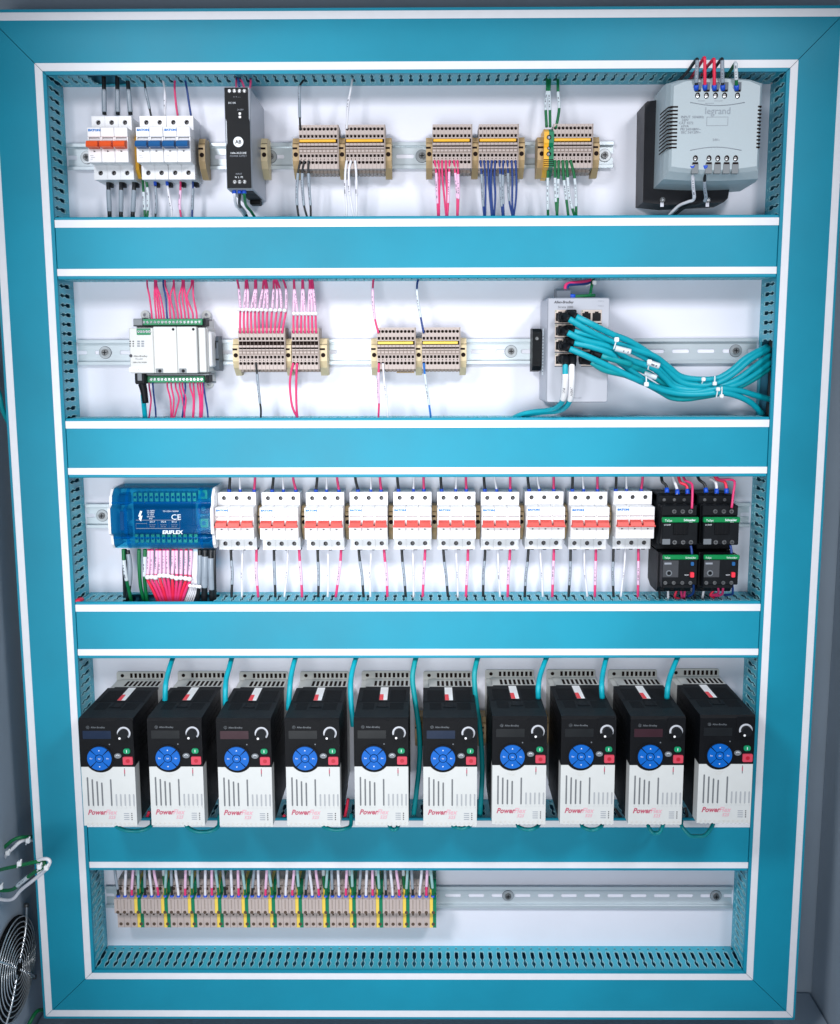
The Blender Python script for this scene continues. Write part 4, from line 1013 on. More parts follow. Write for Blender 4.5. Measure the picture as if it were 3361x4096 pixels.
# controller wires
CT = [(888, 865, 845), (925, 908, 910), (948, 925, 918), (968, 940, 922), (992, 960, 928), (1020, 1005, 985), (1048, 1030, 1002), (1080, 1045, 1072), (1115, 1088, 1078), (1145, 1122, 1148), (1175, 1150, 1158), (1207, 1178, 1166), (1243, 1190, 1228), (1278, 1246, 1245)]
for k, (a, b_, c_) in enumerate(CT):
    navy = k == 5
    wire([('a2', a, 500, .055), ('a2', a-6, 430, .05), ('a2', b_, 300, .045), ('a2', c_, 200, .04), ('a2', c_, 130, .035)], 'w_navy' if navy else 'w_pink', .0012,
         'navy wire above the pale controller' if navy else '%s pink wire from the left above the pale controller' % ORD[k if k < 5 else k-1], group='wires above the controller')
CB = [(860, 878, 858), (892, 905, 922), (1018, 1045, 1052), (1052, 1075, 1062), (1090, 1120, 1075), (1125, 1150, 1172), (1150, 1180, 1160), (1172, 1165, 1145), (1215, 1245, 1238), (1245, 1252, 1245), (1282, 1300, 1300), (1303, 1312, 1308), (1325, 1325, 1318), (1334, 1350, 1375)]
kk = 0; nn = 0
for k, (a, b_, c_) in enumerate(CB):
    navy = k in (1, 7, 13)
    if navy: lab = '%s navy wire from the left below the pale controller' % ORD[nn]; nn += 1
    else: lab = '%s pink wire from the left below the pale controller' % ORD[kk]; kk += 1
    wire([('a2', a, 1035, .055), ('a2', a+4, 1090, .05), ('a2', b_, 1180, .045), ('a2', (b_+c_)/2+3, 1270, .04), ('a2', c_, 1365, .035)], 'w_navy' if navy else 'w_pink', .0012, lab, group='wires below the controller')
o = wire([('a2', 808, 1150, .070), ('a2', 815, 1220, .062), ('a2', 822, 1300, .052), ('a2', 832, 1385, .040)], 'cyan', .0034, 'turquoise patch cable with black plug under the pale controller', group='patch cables', name='patch_cable', cat='cable')
b = MB(); p0 = P('a2', 792, 1000, .070); b.box(-.0065, .0065, -.0085, .0100, -.006, .006, 'black_plastic', .001); b.box(-.003, .003, -.004, .008, .006, .0075, 'key_grey', .0005)
b.tube([Vector((.001, 0, -.008)), Vector((.003, 0, -.018)), Vector((.0045, 0, -.034))], lambda t: .0055-.0014*t, 'black_plastic', 10)
q = b.build('plug', fix=True); q.parent = o; q.location = p0 - o.location
# second row terminals
TX = [107, 133, 158, 183, 210, 237, 266, 295, 328, 360, 392, 425]; SX = [98, 143, 160, 208, 218, 262, 283, 295, 338, 362, 383, 425]; UX = [82, 145, 150, 208, 215, 270, 275, 282, 338, 345, 352, 400]
for k in range(12):
    wire([('b2', 107+26.4*k, 492, .046), ('b2', (107+26.4*k+TX[k])/2-2, 420, .044), ('b2', TX[k], 330, .040), ('b2', SX[k], 190, .037), ('b2', UX[k], 105, .033)], 'w_pink', .00145,
         '%s pink wire from the left above the twelve-wire block' % ORD[k], (.42, .79), 'sleeve_pink', group='pink wires tied above the twelve-terminal block', sr=1.2)
TX2 = [475, 502, 530, 553, 578, 603, 627]; SX2 = [480, 485, 537, 545, 588, 600, 615]; UX2 = [478, 480, 537, 541, 588, 594, 606]
for k in range(7):
    wire([('b2', 477+26.3*k, 492, .046), ('b2', (477+26.3*k+TX2[k])/2, 420, .044), ('b2', TX2[k]+2, 350, .040), ('b2', SX2[k], 190, .037), ('b2', UX2[k], 105, .033)], 'w_pink', .00145,
         '%s pink wire from the left above the seven-wire block' % ORD[k], (.38, .79), 'sleeve_pink', group='pink wires tied above the seven-terminal block', sr=1.2)
def tie_row(pts, label, r=.0030, d=.043, grp='white lacing ties'):
    P_ = [P(*q) for q in pts]; b = MB(); o_ = P_[0]
    b.tube([p + Vector((0, -.0008, 0)) for p in P_], .0008, 'tie', 6, raw=True)
    for p in P_:
        b.tube([p + Vector((0, -.0015, t)) for t in (-r*.9, -r*.5, 0, r*.5, r*.9)], lambda t: r*math.sqrt(max(.12, 1-(2*t-1)**2)), 'tie', 10, raw=True)
    return tag(b.build('cable_tie', loc=o_), label, 'cable tie', grp)
tie_row([('b2', x-8, 325+(3 if k % 2 else 0) + (k*.5), .043) for k, x in enumerate(TX)], 'long row of white tie knots across the twelve pink wires')
tie_row([('b2', x+6, 355, .043) for x in TX2], 'short row of white tie knots across the seven pink wires')
wire(path('b2', ((215, 698), (222, 760), (232, 860), (243, 965), (250, 1020), (249, 1095)), .047, .033), 'w_black', R1, 'single black wire with grey sleeve below the twelve-wire block', (.19, .70), 'sleeve_grey')
wire(path('b2', ((475, 698), (457, 780), (452, 870), (468, 1000), (508, 1085)), .047, .033), 'w_pink', .0016, 'left of two pink wires looping below the seven-wire block')
wire(path('b2', ((502, 698), (497, 780), (495, 900), (498, 1010), (504, 1085)), .047, .033), 'w_pink', .0016, 'right of two pink wires looping below the seven-wire block')
wire(path('b2', ((1032, 100), (1027, 190), (1030, 290), (1044, 400), (1067, 492)), .033, .047), 'w_pink', R1, 'single pink wire dropping into the left yellow-bar block', (.2, .75), 'sleeve_pink')
wire(path('b2', ((1352, 100), (1335, 150), (1338, 250), (1360, 380), (1381, 492)), .033, .047), 'w_navy', R1, 'single navy wire dropping into the right yellow-bar block', (.23, .72), 'sleeve')
wire(path('b2', ((1070, 698), (1067, 780), (1065, 900), (1070, 980), (1065, 1095)), .047, .033), 'w_pink', R1, 'single pink wire below the left yellow-bar block', (.16, .7), 'sleeve_pink')
wire(path('b2', ((1098, 700), (1105, 800), (1120, 920), (1133, 1095)), .047, .033), 'w_white', R1, 'single white wire below the left yellow-bar block', (.27, .6), 'sleeve_white')
wire(path('b2', ((1381, 698), (1390, 790), (1412, 940), (1433, 1095)), .047, .033), 'w_blue', R1, 'single bright blue wire below the right yellow-bar block', (.19, .73), 'sleeve')
# network switch cables
CB = [[('c2', 835, 515, .108), ('c2', 880, 538, .118), ('c2', 1030, 610, .118), ('d2', 0, 548, .105), ('d2', 130, 600, .095), ('d2', 270, 685, .08), ('d2', 380, 770, .07), ('d2', 455, 855, .062), ('d2', 540, 915, .058), ('d2', 660, 935, .056), ('d2', 790, 920, .055), ('d2', 920, 850, .050), ('d2', 1060, 735, .042), ('d2', 1200, 655, .030)],
      [('c2', 765, 545, .108), ('c2', 810, 560, .120), ('c2', 1000, 670, .115), ('d2', 0, 603, .10), ('d2', 150, 655, .09), ('d2', 320, 715, .078), ('d2', 440, 805, .066), ('d2', 520, 868, .058), ('d2', 650, 890, .053), ('d2', 790, 885, .050), ('d2', 900, 828, .046), ('d2', 1020, 725, .040), ('d2', 1180, 640, .028)],
      [('c2', 820, 670, .106), ('c2', 860, 685, .114), ('c2', 1100, 745, .106), ('d2', 0, 632, .094), ('d2', 150, 675, .084), ('d2', 300, 760, .070), ('d2', 410, 860, .060), ('d2', 480, 925, .056), ('d2', 630, 952, .054), ('d2', 800, 945, .052), ('d2', 950, 890, .048), ('d2', 1080, 795, .040), ('d2', 1200, 700, .028)],
      [('c2', 755, 680, .108), ('c2', 795, 695, .120), ('c2', 950, 768, .116), ('c2', 1200, 835, .104), ('d2', 120, 735, .086), ('d2', 300, 800, .074), ('d2', 400, 880, .064), ('d2', 480, 950, .058), ('d2', 640, 972, .058), ('d2', 800, 965, .056), ('d2', 960, 925, .050), ('d2', 1090, 850, .040), ('d2', 1205, 760, .028)],
      [('c2', 815, 785, .106), ('c2', 860, 798, .114), ('c2', 1010, 830, .114), ('c2', 1220, 900, .108), ('d2', 60, 765, .092), ('d2', 200, 865, .078), ('d2', 330, 945, .066), ('d2', 480, 982, .060), ('d2', 640, 988, .060), ('d2', 800, 960, .060), ('d2', 960, 975, .052), ('d2', 1100, 1015, .040), ('d2', 1210, 1045, .026)],
      [('c2', 770, 830, .108), ('c2', 815, 855, .120), ('c2', 1000, 935, .118), ('c2', 1300, 1075, .104), ('c2', 1500, 1170, .092), ('d2', 246, 918, .078), ('d2', 380, 972, .068), ('d2', 520, 1000, .062), ('d2', 680, 1003, .062), ('d2', 800, 990, .062), ('d2', 930, 1010, .054), ('d2', 1055, 1068, .044), ('d2', 1150, 1165, .030)],
      [('c2', 970, 965, .104), ('c2', 1030, 985, .112), ('c2', 1160, 1065, .108), ('c2', 1330, 1105, .100), ('d2', 120, 865, .084), ('d2', 260, 925, .072), ('d2', 370, 985, .062), ('d2', 450, 1028, .056), ('d2', 560, 1038, .054), ('d2', 680, 1022, .054), ('d2', 800, 1000, .052), ('d2', 950, 955, .046), ('d2', 1090, 880, .038), ('d2', 1205, 800, .026)],
      [('c2', 1080, 905, .104), ('c2', 1130, 925, .108), ('c2', 1400, 1005, .096), ('d2', 123, 780, .084), ('d2', 250, 830, .072), ('d2', 350, 895, .060), ('d2', 450, 960, .050), ('d2', 600, 975, .048), ('d2', 780, 960, .046), ('d2', 900, 925, .042), ('d2', 1050, 840, .036), ('d2', 1195, 725, .026)]]
NM = ['top row right', 'top row left', 'second row right', 'second row left', 'third row right', 'third row left', 'lower right group left', 'lower right group right']
for k, pts in enumerate(CB):
    o = wire(pts[1:], 'cyan' if k < 6 else 'cyan_deep', .0041, 'turquoise patch cable plugged into the %s port of the switch' % NM[k], group='patch cables', name='patch_cable', cat='cable')
    p0 = P(*pts[0]); p1 = P(*pts[1]); b = MB()
    b.box(-.0070, .0060, -.0060, .0060, -.012, .004, 'black_plastic', .0012); b.box(-.0085, -.0045, -.0035, .0035, -.002, .006, 'black_plastic', .001)
    dv = (p1-p0); b.tube([Vector((0, 0, 0)), dv*.6, dv*1.08], lambda t: .0062-.0020*t, 'black_plastic', 10)
    q = b.build('plug'); q.parent = o; q.location = p0 - p1
for k, (pts, tx, sl, nm) in enumerate(((((765, 955, .106), (772, 985, .118), (772, 1080, .122), (772, 1165, .120), (755, 1340, .105), (715, 1415, .090), (620, 1462, .070), (450, 1482, .055), (330, 1510, .045), (225, 1560, .035)), 'PLC', (.17, .40), 'left'),
                                       (((830, 955, .106), (835, 985, .118), (838, 1080, .122), (838, 1165, .120), (825, 1340, .105), (780, 1430, .090), (690, 1475, .070), (520, 1490, .055), (390, 1515, .045), (280, 1565, .035)), 'PANELVIEW', (.10, .40), 'right'))):
    pts = [('c2', x, y, d) for x, y, d in pts]
    o = wire(pts, 'cyan', .0036, '%s of two turquoise patch cables hanging from the bottom ports of the switch' % nm, sl, 'white', group='patch cables', name='patch_cable', cat='cable', marks=False, sr=1.08)
    b = MB(); b.box(-.0070, .0070, -.0060, .0060, -.012, .004, 'black_plastic', .0012); b.box(-.0088, -.0040, -.0035, .0035, -.002, .006, 'black_plastic', .001)
    b.tube([Vector((0, 0, 0)), Vector((0, -.010, -.001)), Vector((.0, -.016, -.008))], lambda t: .0062-.0016*t, 'black_plastic', 10)
    q = b.build('plug'); q.parent = o
    pm = P('c2', 757 if k == 0 else 834, 1280 if k == 0 else 1250, .1185) - o.location
    text(tx, pm.x-.0012, pm.z+.001, -pm.y, .0042, 'ink', o, rot=math.pi/2)
def zip_tie(c, x, y, d, dx, dz, label, hr=.0030):
    p = P(c, x, y, d); b = MB()
    b.box(-hr, hr, -hr, hr, -.001, .004, 'tie', .001)
    b.tube([Vector((0, 0, 0)), Vector((dx*.5, .002, dz*.5)), Vector((dx, .006, dz))], .0010, 'tie', 6)
    tag(b.build('cable_tie', loc=None), label, 'cable tie', 'small white ties on the patch cables').location = p
zip_tie('c2', 1280, 765, .115, -.002, -.012, 'white cable tie on the upper patch cables, nearest the switch')
zip_tie('c2', 1605, 985, .098, .0, -.010, 'white cable tie on the middle patch cables beside a clear sleeve')
zip_tie('c2', 1575, 1208, .098, .001, .010, 'white cable tie on the lowest patch cables before the dip')
zip_tie('d2', 692, 890, .064, 0, -.006, 'white cable tie on the upper bundle at the bottom of the dip', .0026)
zip_tie('d2', 777, 922, .066, .002, .010, 'white cable tie in the middle bundle at the bottom of the dip', .0026)
zip_tie('d2', 803, 965, .068, 0, -.012, 'white cable tie on the lower bundle at the bottom of the dip', .0026)
zip_tie('d2', 830, 1018, .068, .002, .012, 'lowest white cable tie under the dipping bundle', .0026)
for k, (c_, a, b_, d, nm) in enumerate((('c2', (1270, 850), (1420, 888), .112, 'upper'), ('c2', (1590, 990), (1705, 1028), .098, 'middle'), ('d2', (245, 845), (335, 878), .080, 'lower'))):
    b = MB(); p, q = P(c_, a[0], a[1], d), P(c_, b_[0], b_[1], d)
    b.tube([p.lerp(q, i/14) for i in range(15)], .0040 if k < 2 else .0034, 'sleeve', 10, raw=True, marks=k < 2)
    tag(b.build('cable_marker', loc=p, fix=False), 'printed clear marker sleeve on the %s patch cables' % nm, 'cable marker', 'marker sleeves on the patch cables')
wire([('c2', 772, 275, .066), ('c2', 778, 225, .062), ('c2', 830, 202, .055), ('c2', 950, 190, .045), ('c2', 1030, 172, .035), ('c2', 1045, 140, .03)], 'w_pink', .0022, 'pink wire curving from the plug on top of the network switch')
wire([('c2', 790, 275, .064), ('c2', 800, 228, .060), ('c2', 850, 215, .053), ('c2', 960, 210, .043), ('c2', 1035, 190, .035), ('c2', 1055, 140, .03)], 'w_navy', .0022, 'navy wire curving from the plug on top of the network switch')
wire([('c2', 820, 335, .075), ('c2', 880, 337, .075), ('c2', 1000, 330, .07), ('c2', 1062, 326, .06)], 'w_green', .0022, 'green wire lying along the top edge of the network switch', fer=[0])
wire([('c2', 1020, 318, .064), ('c2', 1030, 260, .05), ('c2', 1042, 200, .04), ('c2', 1045, 140, .03)], 'w_green', .0020, 'green wire rising behind the top right of the network switch')
zip_tie('c2', 1060, 200, .042, -.01, -.004, 'white cable tie on the wires above the network switch', .0028)
# breaker wires, third row
AB = [('b3', (262, 255), (345, 350), (480, 472)), ('b3', (640, 628), (720, 725), (805, 833)), ('b3', (1020, 1008), (1100, 1100), (1188, 1207)), ('b3', (1345, 1372), (1483, 1485), (1562, 1573)), ('c3', (-24, -12), (122, 118), (205, 208)),
      ('c3', (353, 362), (490, 485), (572, 577)), ('c3', (728, 738), (820, 840), (958, 958)), ('c3', (1108, 1122), (1190, 1210), (1335, 1335)), ('c3', (1500, 1497), (1585, 1595), (1715, 1715)), ('d3', (252, 247), (338, 340), (482, 468))]
BB = [('b3', (268, 282, 275), (370, 365, 365), (492, 488, 508)), ('b3', (643, 648, 656), (764, 757, 732), (861, 877, 888)), ('b3', (1021, 1032, 1028), (1112, 1115, 1110), (1227, 1210, 1178)), ('b3', (1378, 1405, 1422), (1488, 1475, 1480), (1598, 1622, 1628)),
      ('c3', (15, 35, 52), (112, 120, 118), (220, 207, 198)), ('c3', (376, 400, 418), (487, 500, 503), (592, 583, 573)), ('c3', (742, 725, 722), (850, 858, 870), (957, 942, 935)), ('c3', (1117, 1095, 1083), (1217, 1232, 1240), (1337, 1330, 1322)),
      ('c3', (1482, 1478, 1463), (1600, 1605, 1628), (1702, 1697, 1692)), ('d3', (226, 220, 227), (330, 315, 288), (443, 443, 438))]
WC = ('w_black', 'w_white', 'w_pink'); WN = ('black', 'white', 'pink'); WS = ('sleeve_grey', 'sleeve_white', 'sleeve_pink')
for i in range(10):
    c_ = AB[i][0]; yb = 250 if i < 4 else 245
    for j in range(3):
        xt, x_ = AB[i][1+j]
        wire([(c_, xt, 95, .036), (c_, (xt*2+x_)/3, 165, .034), (c_, x_, yb-12, .032), (c_, x_, yb+18, .030)], WC[j], (.0019, .0015, .0018)[j], '%s wire above the %s red-lever breaker from the left' % (WN[j], ORD[i]), fer=[1], group='wires above the red-lever breakers')
        a, m_, e = BB[i][1+j]; cb = BB[i][0]
        ys = random.uniform(-18, 14)
        wire([(cb, a, 740, .032), (cb, a+(m_-a)*.4, 860, .033), (cb, m_, 960+ys*.3, .034), (cb, (m_+e)/2, 1065, .034), (cb, e, 1180, .033)], WC[j], (.0019, .0015, .0019)[j],
             '%s wire below the %s red-lever breaker from the left' % (WN[j], ORD[i]), (.26+ys*.001, .73+ys*.001) if j != 1 else (.42, .62), WS[j], group='wires below the red-lever breakers', sr=1.12)
# contactor wires
KW = [(((640, 95), (650, 165), (683, 200), (692, 262)), 'w_black', 1, 'black wire bending into the top of the left contactor'), (((735, 110), (765, 190), (778, 230), (783, 275)), 'w_white', 1, 'white wire bending into the top of the left contactor'),
      (((785, 95), (808, 172), (860, 200), (872, 272)), 'w_red', 1, 'red wire with ferrule bending into the top of the left contactor'), (((822, 95), (850, 155), (905, 185), (912, 260), (907, 400)), 'w_pink', 0, 'long pink wire reaching a lower screw of the left contactor'),
      (((950, 95), (972, 150), (1018, 190), (1032, 262)), 'w_black', 1, 'black wire bending into the top of the right contactor'), (((1060, 140), (1105, 165), (1120, 200), (1122, 270)), 'w_white', 1, 'white wire bending into the top of the right contactor'),
      (((1090, 95), (1125, 145), (1185, 165), (1203, 200), (1209, 268)), 'w_red', 1, 'red wire with ferrule bending into the top of the right contactor'), (((1105, 95), (1145, 145), (1240, 148), (1278, 170), (1268, 260), (1252, 395)), 'w_pink', 0, 'long pink wire reaching a lower screw of the right contactor')]
for pts, m_, f_e, nm in KW:
    q = path('d3', pts, .045, .058 if f_e else .078); wire(q, m_, .0021 if m_ != 'w_pink' else .0017, nm, fer=[1] if f_e else None, group='contactor wires')
KB = [(((632, 1055), (625, 1110), (628, 1190)), 'w_black', 'black wire below the left overload relay'), (((697, 1055), (700, 1110), (702, 1190)), 'w_white', 'white wire below the left overload relay'), (((790, 1055), (775, 1110), (760, 1165), (800, 1185)), 'w_red', 'leftmost red wire below the left overload relay'),
      (((800, 995), (808, 1080), (822, 1180)), 'w_pink', 'middle pink wire below the left overload relay'), (((856, 995), (850, 1080), (838, 1180)), 'w_pink', 'right pink wire below the left overload relay'), (((912, 930), (920, 1050), (918, 1130), (870, 1165)), 'w_navy', 'navy wire below the left overload relay'),
      (((945, 1055), (930, 1110), (935, 1190)), 'w_black', 'black wire below the right overload relay'), (((1022, 1055), (1010, 1110), (998, 1180)), 'w_white', 'white wire below the right overload relay'), (((1130, 995), (1135, 1080), (1135, 1135), (1070, 1155)), 'w_pink', 'left pink wire looping below the right overload relay'),
      (((1178, 995), (1178, 1090), (1165, 1145), (1100, 1160)), 'w_pink', 'right pink wire looping below the right overload relay'), (((1112, 1060), (1095, 1110), (1068, 1150), (1100, 1175)), 'w_red', 'red wire below the right overload relay'), (((1250, 930), (1258, 1050), (1262, 1130), (1250, 1145), (1190, 1150)), 'w_navy', 'navy wire looping below the right overload relay'),
      (((898, 722), (905, 760), (908, 800)), 'w_navy', 'short navy wire between the left contactor and its relay'), (((1240, 715), (1250, 760), (1250, 790)), 'w_navy', 'short navy wire between the right contactor and its relay')]
for k, (pts, m_, nm) in enumerate(KB):
    d0_ = .078 if (pts[0][1] < 1000) else .05
    wire(path('d3', pts, d0_, .045 if k < 12 else .08), m_, .0017, nm, group='contactor wires')
# distribution block wires
ZT = [665, 715, 785, 835, 895, 950, 1030, 1082, 1155, 1228, 1300]; ZE = [835, 880, 920, 950, 985, 1010, 1035, 1062, 1088, 1112, 1140]
ZK = [650, 710, 770, 833, 895, 955, 1020, 1085, 1150, 1220, 1282]
for k in range(11):
    x = ZT[k]; xk = ZK[k]
    wire([('z', x, 930, .052), ('z', x-2, 1100, .052), ('z', xk, 1290, .052), ('z', xk+2, 1400, .052), ('z', xk*.55+ZE[k]*.45, 1560, .048), ('z', ZE[k], 1790, .038)], 'w_pink' if k % 3 else 'w_red', .0023, '%s red wire from the left in the fan below the blue distribution block' % ORD[k], (.02, .40), 'sleeve_pink', group='fan of red wires', sr=1.06)
tie_row([('z', ZK[k], (1350, 1345, 1355, 1325, 1325, 1330, 1345, 1365, 1360, 1368, 1378)[k], .0545) for k in range(11)], 'row of white tie knots across the fan of red wires', .0037)
for k, (a, b_, e) in enumerate(((1335, 1322, 1170), (1350, 1345, 1202), (1372, 1368, 1236), (1385, 1392, 1270), (1395, 1416, 1306))):
    wire([('z', a, 930, .048), ('z', a+(b_-a)*.6, 1150, .049), ('z', b_, 1380, .050), ('z', b_-(b_-e)*.35, 1560, .046), ('z', e, 1790, .038)], 'w_white', .00115, '%s white wire from the left beside the fan of red wires' % ORD[k], group='white wires under the distribution block')
tie_row([('z', x, 1480+(x-1300)*.1, .053) for x in (1290, 1345, 1395, 1435)], 'white tie across the white wires beside the red fan', .0028)
wire([('z', 295, 930, .050), ('z', 298, 1200, .050), ('z', 308, 1450, .045), ('z', 312, 1700, .030)], 'w_black', .0036, 'thick black cable at the left under the blue distribution block', group='thick black cables')
wire([('z', 345, 950, .055), ('z', 375, 1150, .054), ('z', 378, 1350, .052), ('z', 360, 1550, .045), ('z', 330, 1720, .035)], 'w_black', .0030, 'black cable with long pale sleeve at the left under the blue distribution block', (.06, .62), 'sleeve_grey', group='thick black cables', marks=False, sr=1.15)
wire([('z', 278, 930, .058), ('z', 290, 1150, .058), ('z', 325, 1380, .055), ('z', 375, 1600, .045), ('z', 410, 1790, .036)], 'w_green', .0026, 'green wire with pale sleeve crossing the black cables under the distribution block', (.17, .50), 'sleeve', group='green wires under the distribution block', sr=1.08)
wire([('z', 515, 930, .052), ('z', 518, 1200, .052), ('z', 540, 1500, .046), ('z', 595, 1720, .036)], 'w_green', .0026, 'plain green wire left of the fan of red wires', group='green wires under the distribution block')
wire([('z', 608, 930, .052), ('z', 602, 1150, .052), ('z', 600, 1400, .050), ('z', 645, 1790, .036)], 'w_green', .0026, 'green wire with pale sleeve touching the fan of red wires', (.12, .44), 'sleeve', group='green wires under the distribution block', sr=1.08)
for k, (x, x1, sl, rr) in enumerate(((1432, 1400, (.10, .62), .0030), (1512, 1500, (.12, .66), .0044), (1602, 1620, (.15, .7), .0040), (1655, 1665, None, .0022))):
    wire([('z', x, 930, .052), ('z', x, 1200, .052), ('z', (x+x1)/2, 1450, .048), ('z', x1, 1760, .038)], 'w_black', rr, ('%s thick black cable from the left right of the white wires' % ORD[k]) if k < 3 else 'thin black cable at the right edge of the distribution block', sl, 'sleeve_grey', group='thick black cables', marks=False, sr=1.1)
# patch cables between the drives
DC = [('a4', ((893, 70), (870, 140), (845, 230), (830, 320), (825, 470)), 1), ('a4', ((1405, 70), (1385, 150), (1358, 250), (1350, 350), (1350, 480)), 1), ('b4', ((228, 55), (210, 110), (185, 220), (172, 340), (160, 520)), 1),
      ('b4', ((755, 50), (732, 120), (705, 240), (702, 400), (722, 660)), 1), ('b4', ((1275, 45), (1255, 120), (1238, 250), (1262, 450), (1295, 700), (1300, 950), (1270, 1250), (1240, 1500)), .4),
      ('c4', ((465, 45), (445, 120), (430, 220), (440, 400), (480, 700), (498, 1000), (490, 1250), (478, 1450)), .4), ('c4', ((1065, 45), (1035, 120), (1000, 220), (985, 320), (985, 420)), 1), ('c4', ((1582, 45), (1560, 130), (1540, 230), (1535, 320), (1540, 420)), 1), ('d4', ((792, 45), (755, 130), (715, 240), (698, 320), (690, 420)), 1)]
for k, (c_, pts, dd) in enumerate(DC):
    n = len(pts)
    dep = [.045 + (.10-.045)*min(1, i/3.0)*dd for i in range(n)] if dd == 1 else [.045, .058, .07, .075, .07, .06, .055, .05][:n]
    wire([(c_, x, y, dep[i]) for i, (x, y) in enumerate(pts)], 'cyan' if k not in (4, 5) else 'cyan_deep', .0037, 'turquoise cable dropping between the %s and %s motor drives' % (ORD[k], ORD[k+1]), group='patch cables between the drives', name='patch_cable', cat='cable')
LP = [('a4', 405, 705, 1572, 1500), ('a4', 1015, 1290, 1580, 1430), ('b4', 465, 700, 1562, 1420), ('b4', 1040, 1115, 1562, 1520), ('b4', 1590, 1740, 1550, 1520), ('c4', 810, 985, 1560, 1500), ('c4', 1365, 1535, 1562, 1500), ('d4', 530, 655, 1590, 1510), ('d4', 820, 1085, 1615, 1500)]
for k, (c_, xa, xb_, yb, yt) in enumerate(LP):
    m_ = (xa+xb_)/2
    wire([(c_, xa-4, 1480, .090), (c_, xa, 1530, .100), (c_, xa+(m_-xa)*.5, yb-8, .105), (c_, m_, yb, .105), (c_, xb_-(xb_-m_)*.45, yb-10, .105), (c_, xb_, 1525, .098), (c_, xb_+6, min(yt, 1480), .085)], 'cyan_deep', .0028,
         '%s dark green cable loop from the left dipping beneath the motor drives' % ORD[k], group='cable loops under the drives', name='cable_loop', cat='cable')
for k, (c_, pts, m_) in enumerate((('a4', ((690, 1400), (670, 1450), (640, 1500)), 'w_red'), ('b4', ((680, 1290), (665, 1380), (640, 1500)), 'w_red'), ('b4', ((130, 1430), (100, 1480), (60, 1520)), 'w_red'), ('d4', ((240, 1380), (280, 1440), (315, 1500)), 'w_black'), ('d4', ((850, 1370), (865, 1440), (850, 1490)), 'w_black'))):
    wire(path(c_, pts, .06), m_, .0022, '%s motor lead in the gap right of the %s drive' % ('red' if m_ == 'w_red' else 'black', ('first', 'fourth', 'third', 'eighth', 'ninth')[k]), group='motor leads behind the drives')
# lowest row wires
for g in range(12):
    xg_ = xs0 + g*gp
    for k, (m_, s_, nm) in enumerate((('w_black', 'sleeve_grey', 'black'), ('w_white', 'sleeve_white', 'white'), ('w_pink', 'sleeve_pink', 'pink'), ('w_green', 'sleeve_teal', 'green'))):
        x = xg_ + gp*(k+.5)/4; j = random.uniform(-.004, .004)
        xo = -.5*(x-CAM.x)*0
        pts = [(x, -.0485, Z5+.0200), (x+j*.2, -.0490, Z5+.036), (x+j, -.050, Z5+.058), (x+j*1.6, -.048, Z5+.082)]
        wire(pts, m_, .0019, '%s wire entering the %s group of the lowest terminals from the left' % (nm, ORD[g]), (.30+random.uniform(-.05, .05), .97), s_, fer=[0], group='wires above the lowest terminals', sr=1.12, marks=False)
        if k == 3:
            wire([(x-.003, -.036, Z5+.030), (x-.004, -.037, Z5+.045), (x-.006+j, -.040, Z5+.085)], 'w_green', .0024, 'second green wire behind the %s group of the lowest terminals' % ORD[g], (.4, .95), 'sleeve', group='wires above the lowest terminals', marks=False, sr=1.1)

# ------------------------------------------------------------------ fan and loose wires on the left wall
fx = -.5925
fn = thing('cooling_fan', 'chrome ringed fan guard with black fan on the left cabinet wall', 'fan', (fx, -.075, .012))
def yz(r_, a): return (r_*math.cos(a), r_*math.sin(a))
b = MB()
for k in range(9):
    r_ = .014 + k*.0072
    pts = [(.010 - .004*(k/8)**2, *yz(r_, 2*math.pi*i/36)) for i in range(37)]
    b.tube(pts, .0010, 'guard_wire', 5, raw=True)
b.build('guard_rings', fn)
for k in range(4):
    a = math.radians(50+90*k); u = MB(); u.tube([(.0085, *yz(.008, a)), (.0085, *yz(.050, a)), (.0045, *yz(.082, a)), (.002, *yz(.088, a))], .0019, 'guard_wire', 6); u.build('guard_arm', fn)
    u = MB(); p = yz(.088, a); u.tube([(.0, *p), (.006, *p)], .0036, 'screw', 10, raw=True); u.build('bolt', fn)
b = MB(); n = 28
b.add([(-.0, *yz(.074, 2*math.pi*i/n)) for i in range(n)] + [(-.001, *yz(.074, 2*math.pi*i/n)) for i in range(n)], [list(range(n)), list(range(2*n-1, n-1, -1))], 'dark'); b.v = [(x+.0015, y, z) for x, y, z in b.v]; b.build('fan_opening', fn)
b = MB(); b.tube([(.0018, 0, 0), (.0075, 0, 0)], .024, 'drive_black', 24, raw=True)
for k in range(7):
    a = 2*math.pi*k/7; p0, p1 = yz(.022, a), yz(.070, a+.35); q0, q1 = yz(.022, a+.45), yz(.070, a+.75)
    b.add([(.0020, *p0), (.0020, *p1), (.0060, *q1), (.0060, *q0)], [(0, 1, 2, 3)], 'black_plastic')
b.build('fan_rotor', fn, fix=False)
def lw(pts, m_, r_, nm, **k): wire([('l5', x, y, d) for x, y, d in pts], m_, r_, nm, group='loose wires on the left wall', **k)
lw(((-60, 560, .05), (0, 500, .06), (60, 430, .07), (140, 370, .075), (220, 350, .07), (330, 345, .04)), 'w_green', .0026, 'uppermost green wire running along the left wall behind the frame')
lw(((-50, 720, .05), (10, 620, .06), (60, 520, .07), (130, 450, .075), (210, 385, .07), (330, 375, .04)), 'w_white', .0026, 'uppermost white wire running along the left wall behind the frame')
lw(((-60, 680, .10), (40, 650, .13), (180, 620, .15), (320, 588, .16), (400, 580, .16), (425, 600, .16), (400, 640, .16), (330, 680, .15), (200, 780, .13), (120, 845, .11), (20, 855, .10), (-40, 840, .10)), 'w_green', .0026, 'green wire looping out over the left edge of the frame', sl=[(.66, .80)], sm='sleeve', sr=1.15)
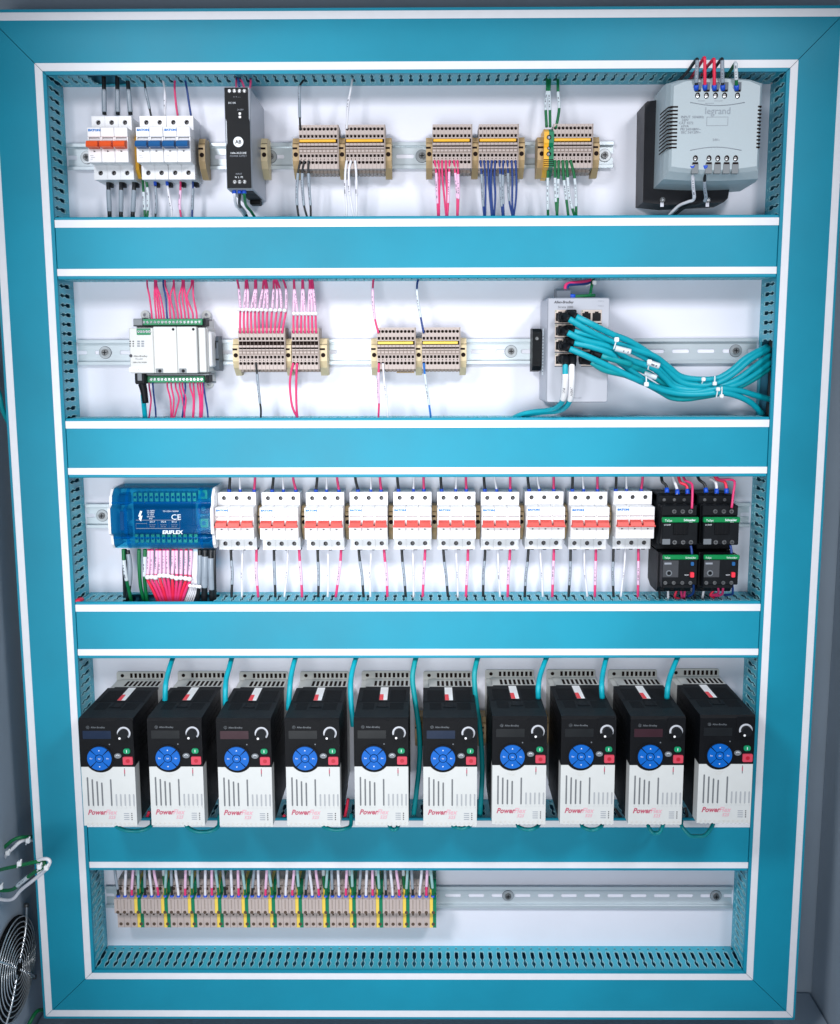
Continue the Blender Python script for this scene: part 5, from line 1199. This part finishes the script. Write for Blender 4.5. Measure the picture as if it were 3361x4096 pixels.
lw(((330, 585, .155), (400, 558, .165), (455, 560, .170), (472, 590, .170), (440, 650, .168), (380, 705, .16), (300, 770, .15), (200, 850, .13), (130, 930, .12), (60, 945, .11), (-40, 930, .10)), 'w_white', .0024, 'white wire looping out over the left edge of the frame')
lw(((420, 1985, .03), (370, 1985, .05), (330, 2020, .06), (290, 2090, .07), (260, 2150, .07)), 'w_green', .0028, 'dark green wire at the foot of the left wall below the fan')
lw(((-40, 900, .04), (10, 950, .05), (40, 1010, .05), (70, 1060, .04)), 'yellow', .0022, 'yellow earth wire above the fan')
for k, (x, y, d) in enumerate(((75, 500, .078), (185, 600, .155), (375, 630, .17), (10, 820, .11), (265, 385, .075), (440, 640, .172))):
    p = P('l5', x, y, d); b = MB(); b.box(-.0030, .0030, -.0035, .0035, -.003, .003, 'tie', .0012); b.tube([Vector((-.0035, 0, -.006)), Vector((.004, -.002, .007))], .0012, 'tie', 6, raw=True)
    tag(b.build('cable_tie'), 'white tie, %s' % ('on the uppermost wires above the fan', 'on the green wire left of the frame edge', 'at the middle of the wire loop over the frame', 'at the left edge of the photo', 'where the uppermost wires pass behind the frame', 'at the tip of the wire loop over the frame')[k], 'cable tie', 'ties on the loose wires').location = p
wire([('s', -60, 1480, .03), ('s', -8, 1560, .04), ('s', 12, 1640, .03), ('s', 40, 1700, .01)], 'cyan_deep', .0034, 'short green cable showing left of the frame at mid height', group='loose wires on the left wall')

# cables lying inside the ducts where teeth are broken out
for k in range(5):
    wire([(-.474, -.012-.008*(k % 3), .498+.012*k), (x3[0]-.02, -.014-.007*(k % 3), .500+.011*k), ((x3[0]+x3[1])/2, -.016-.008*(k % 2), .503+.010*k), (x3[1]+.02, -.014-.007*(k % 3), .498+.011*k), (x3[1]+.2, -.014, .500+.011*k)], 'w_black', .0050,
         '%s black cable from the bottom lying inside the duct under the distribution block' % ORD[k], group='black cables inside the ducts', seg=3)
for k in range(3):
    wire([(xg[0]-.03, -.016-.010*k, 1.272+.012*k), ((xg[0]+xg[1])/2, -.018-.010*k, 1.270+.012*k), (xg[1]+.05, -.016-.010*k, 1.272+.012*k)], 'w_black', .0052, '%s black cable lying inside the top duct above the orange-lever breaker' % ORD[k], group='black cables inside the ducts', seg=3)
    wire([(.490+.016*k, -.016-.006*k, zg[0]-.03), (.492+.015*k, -.018-.006*k, (zg[0]+zg[1])/2), (.490+.016*k, -.016, zg[1]+.05)], 'w_black', .0058, '%s black cable inside the right duct behind the turquoise bundle' % ORD[k], group='black cables inside the ducts', seg=3)
q = [P('a3', 225, 1215, .060), P('a3', 250, 1203, .058), P('a3', 275, 1192, .050)]
b = MB(); b.tube(q, .0042, 'w_red', 8); tag(b.build('wire_stub', loc=q[0]), 'red wire end poking out at the lower left corner of the third bay', 'wire')
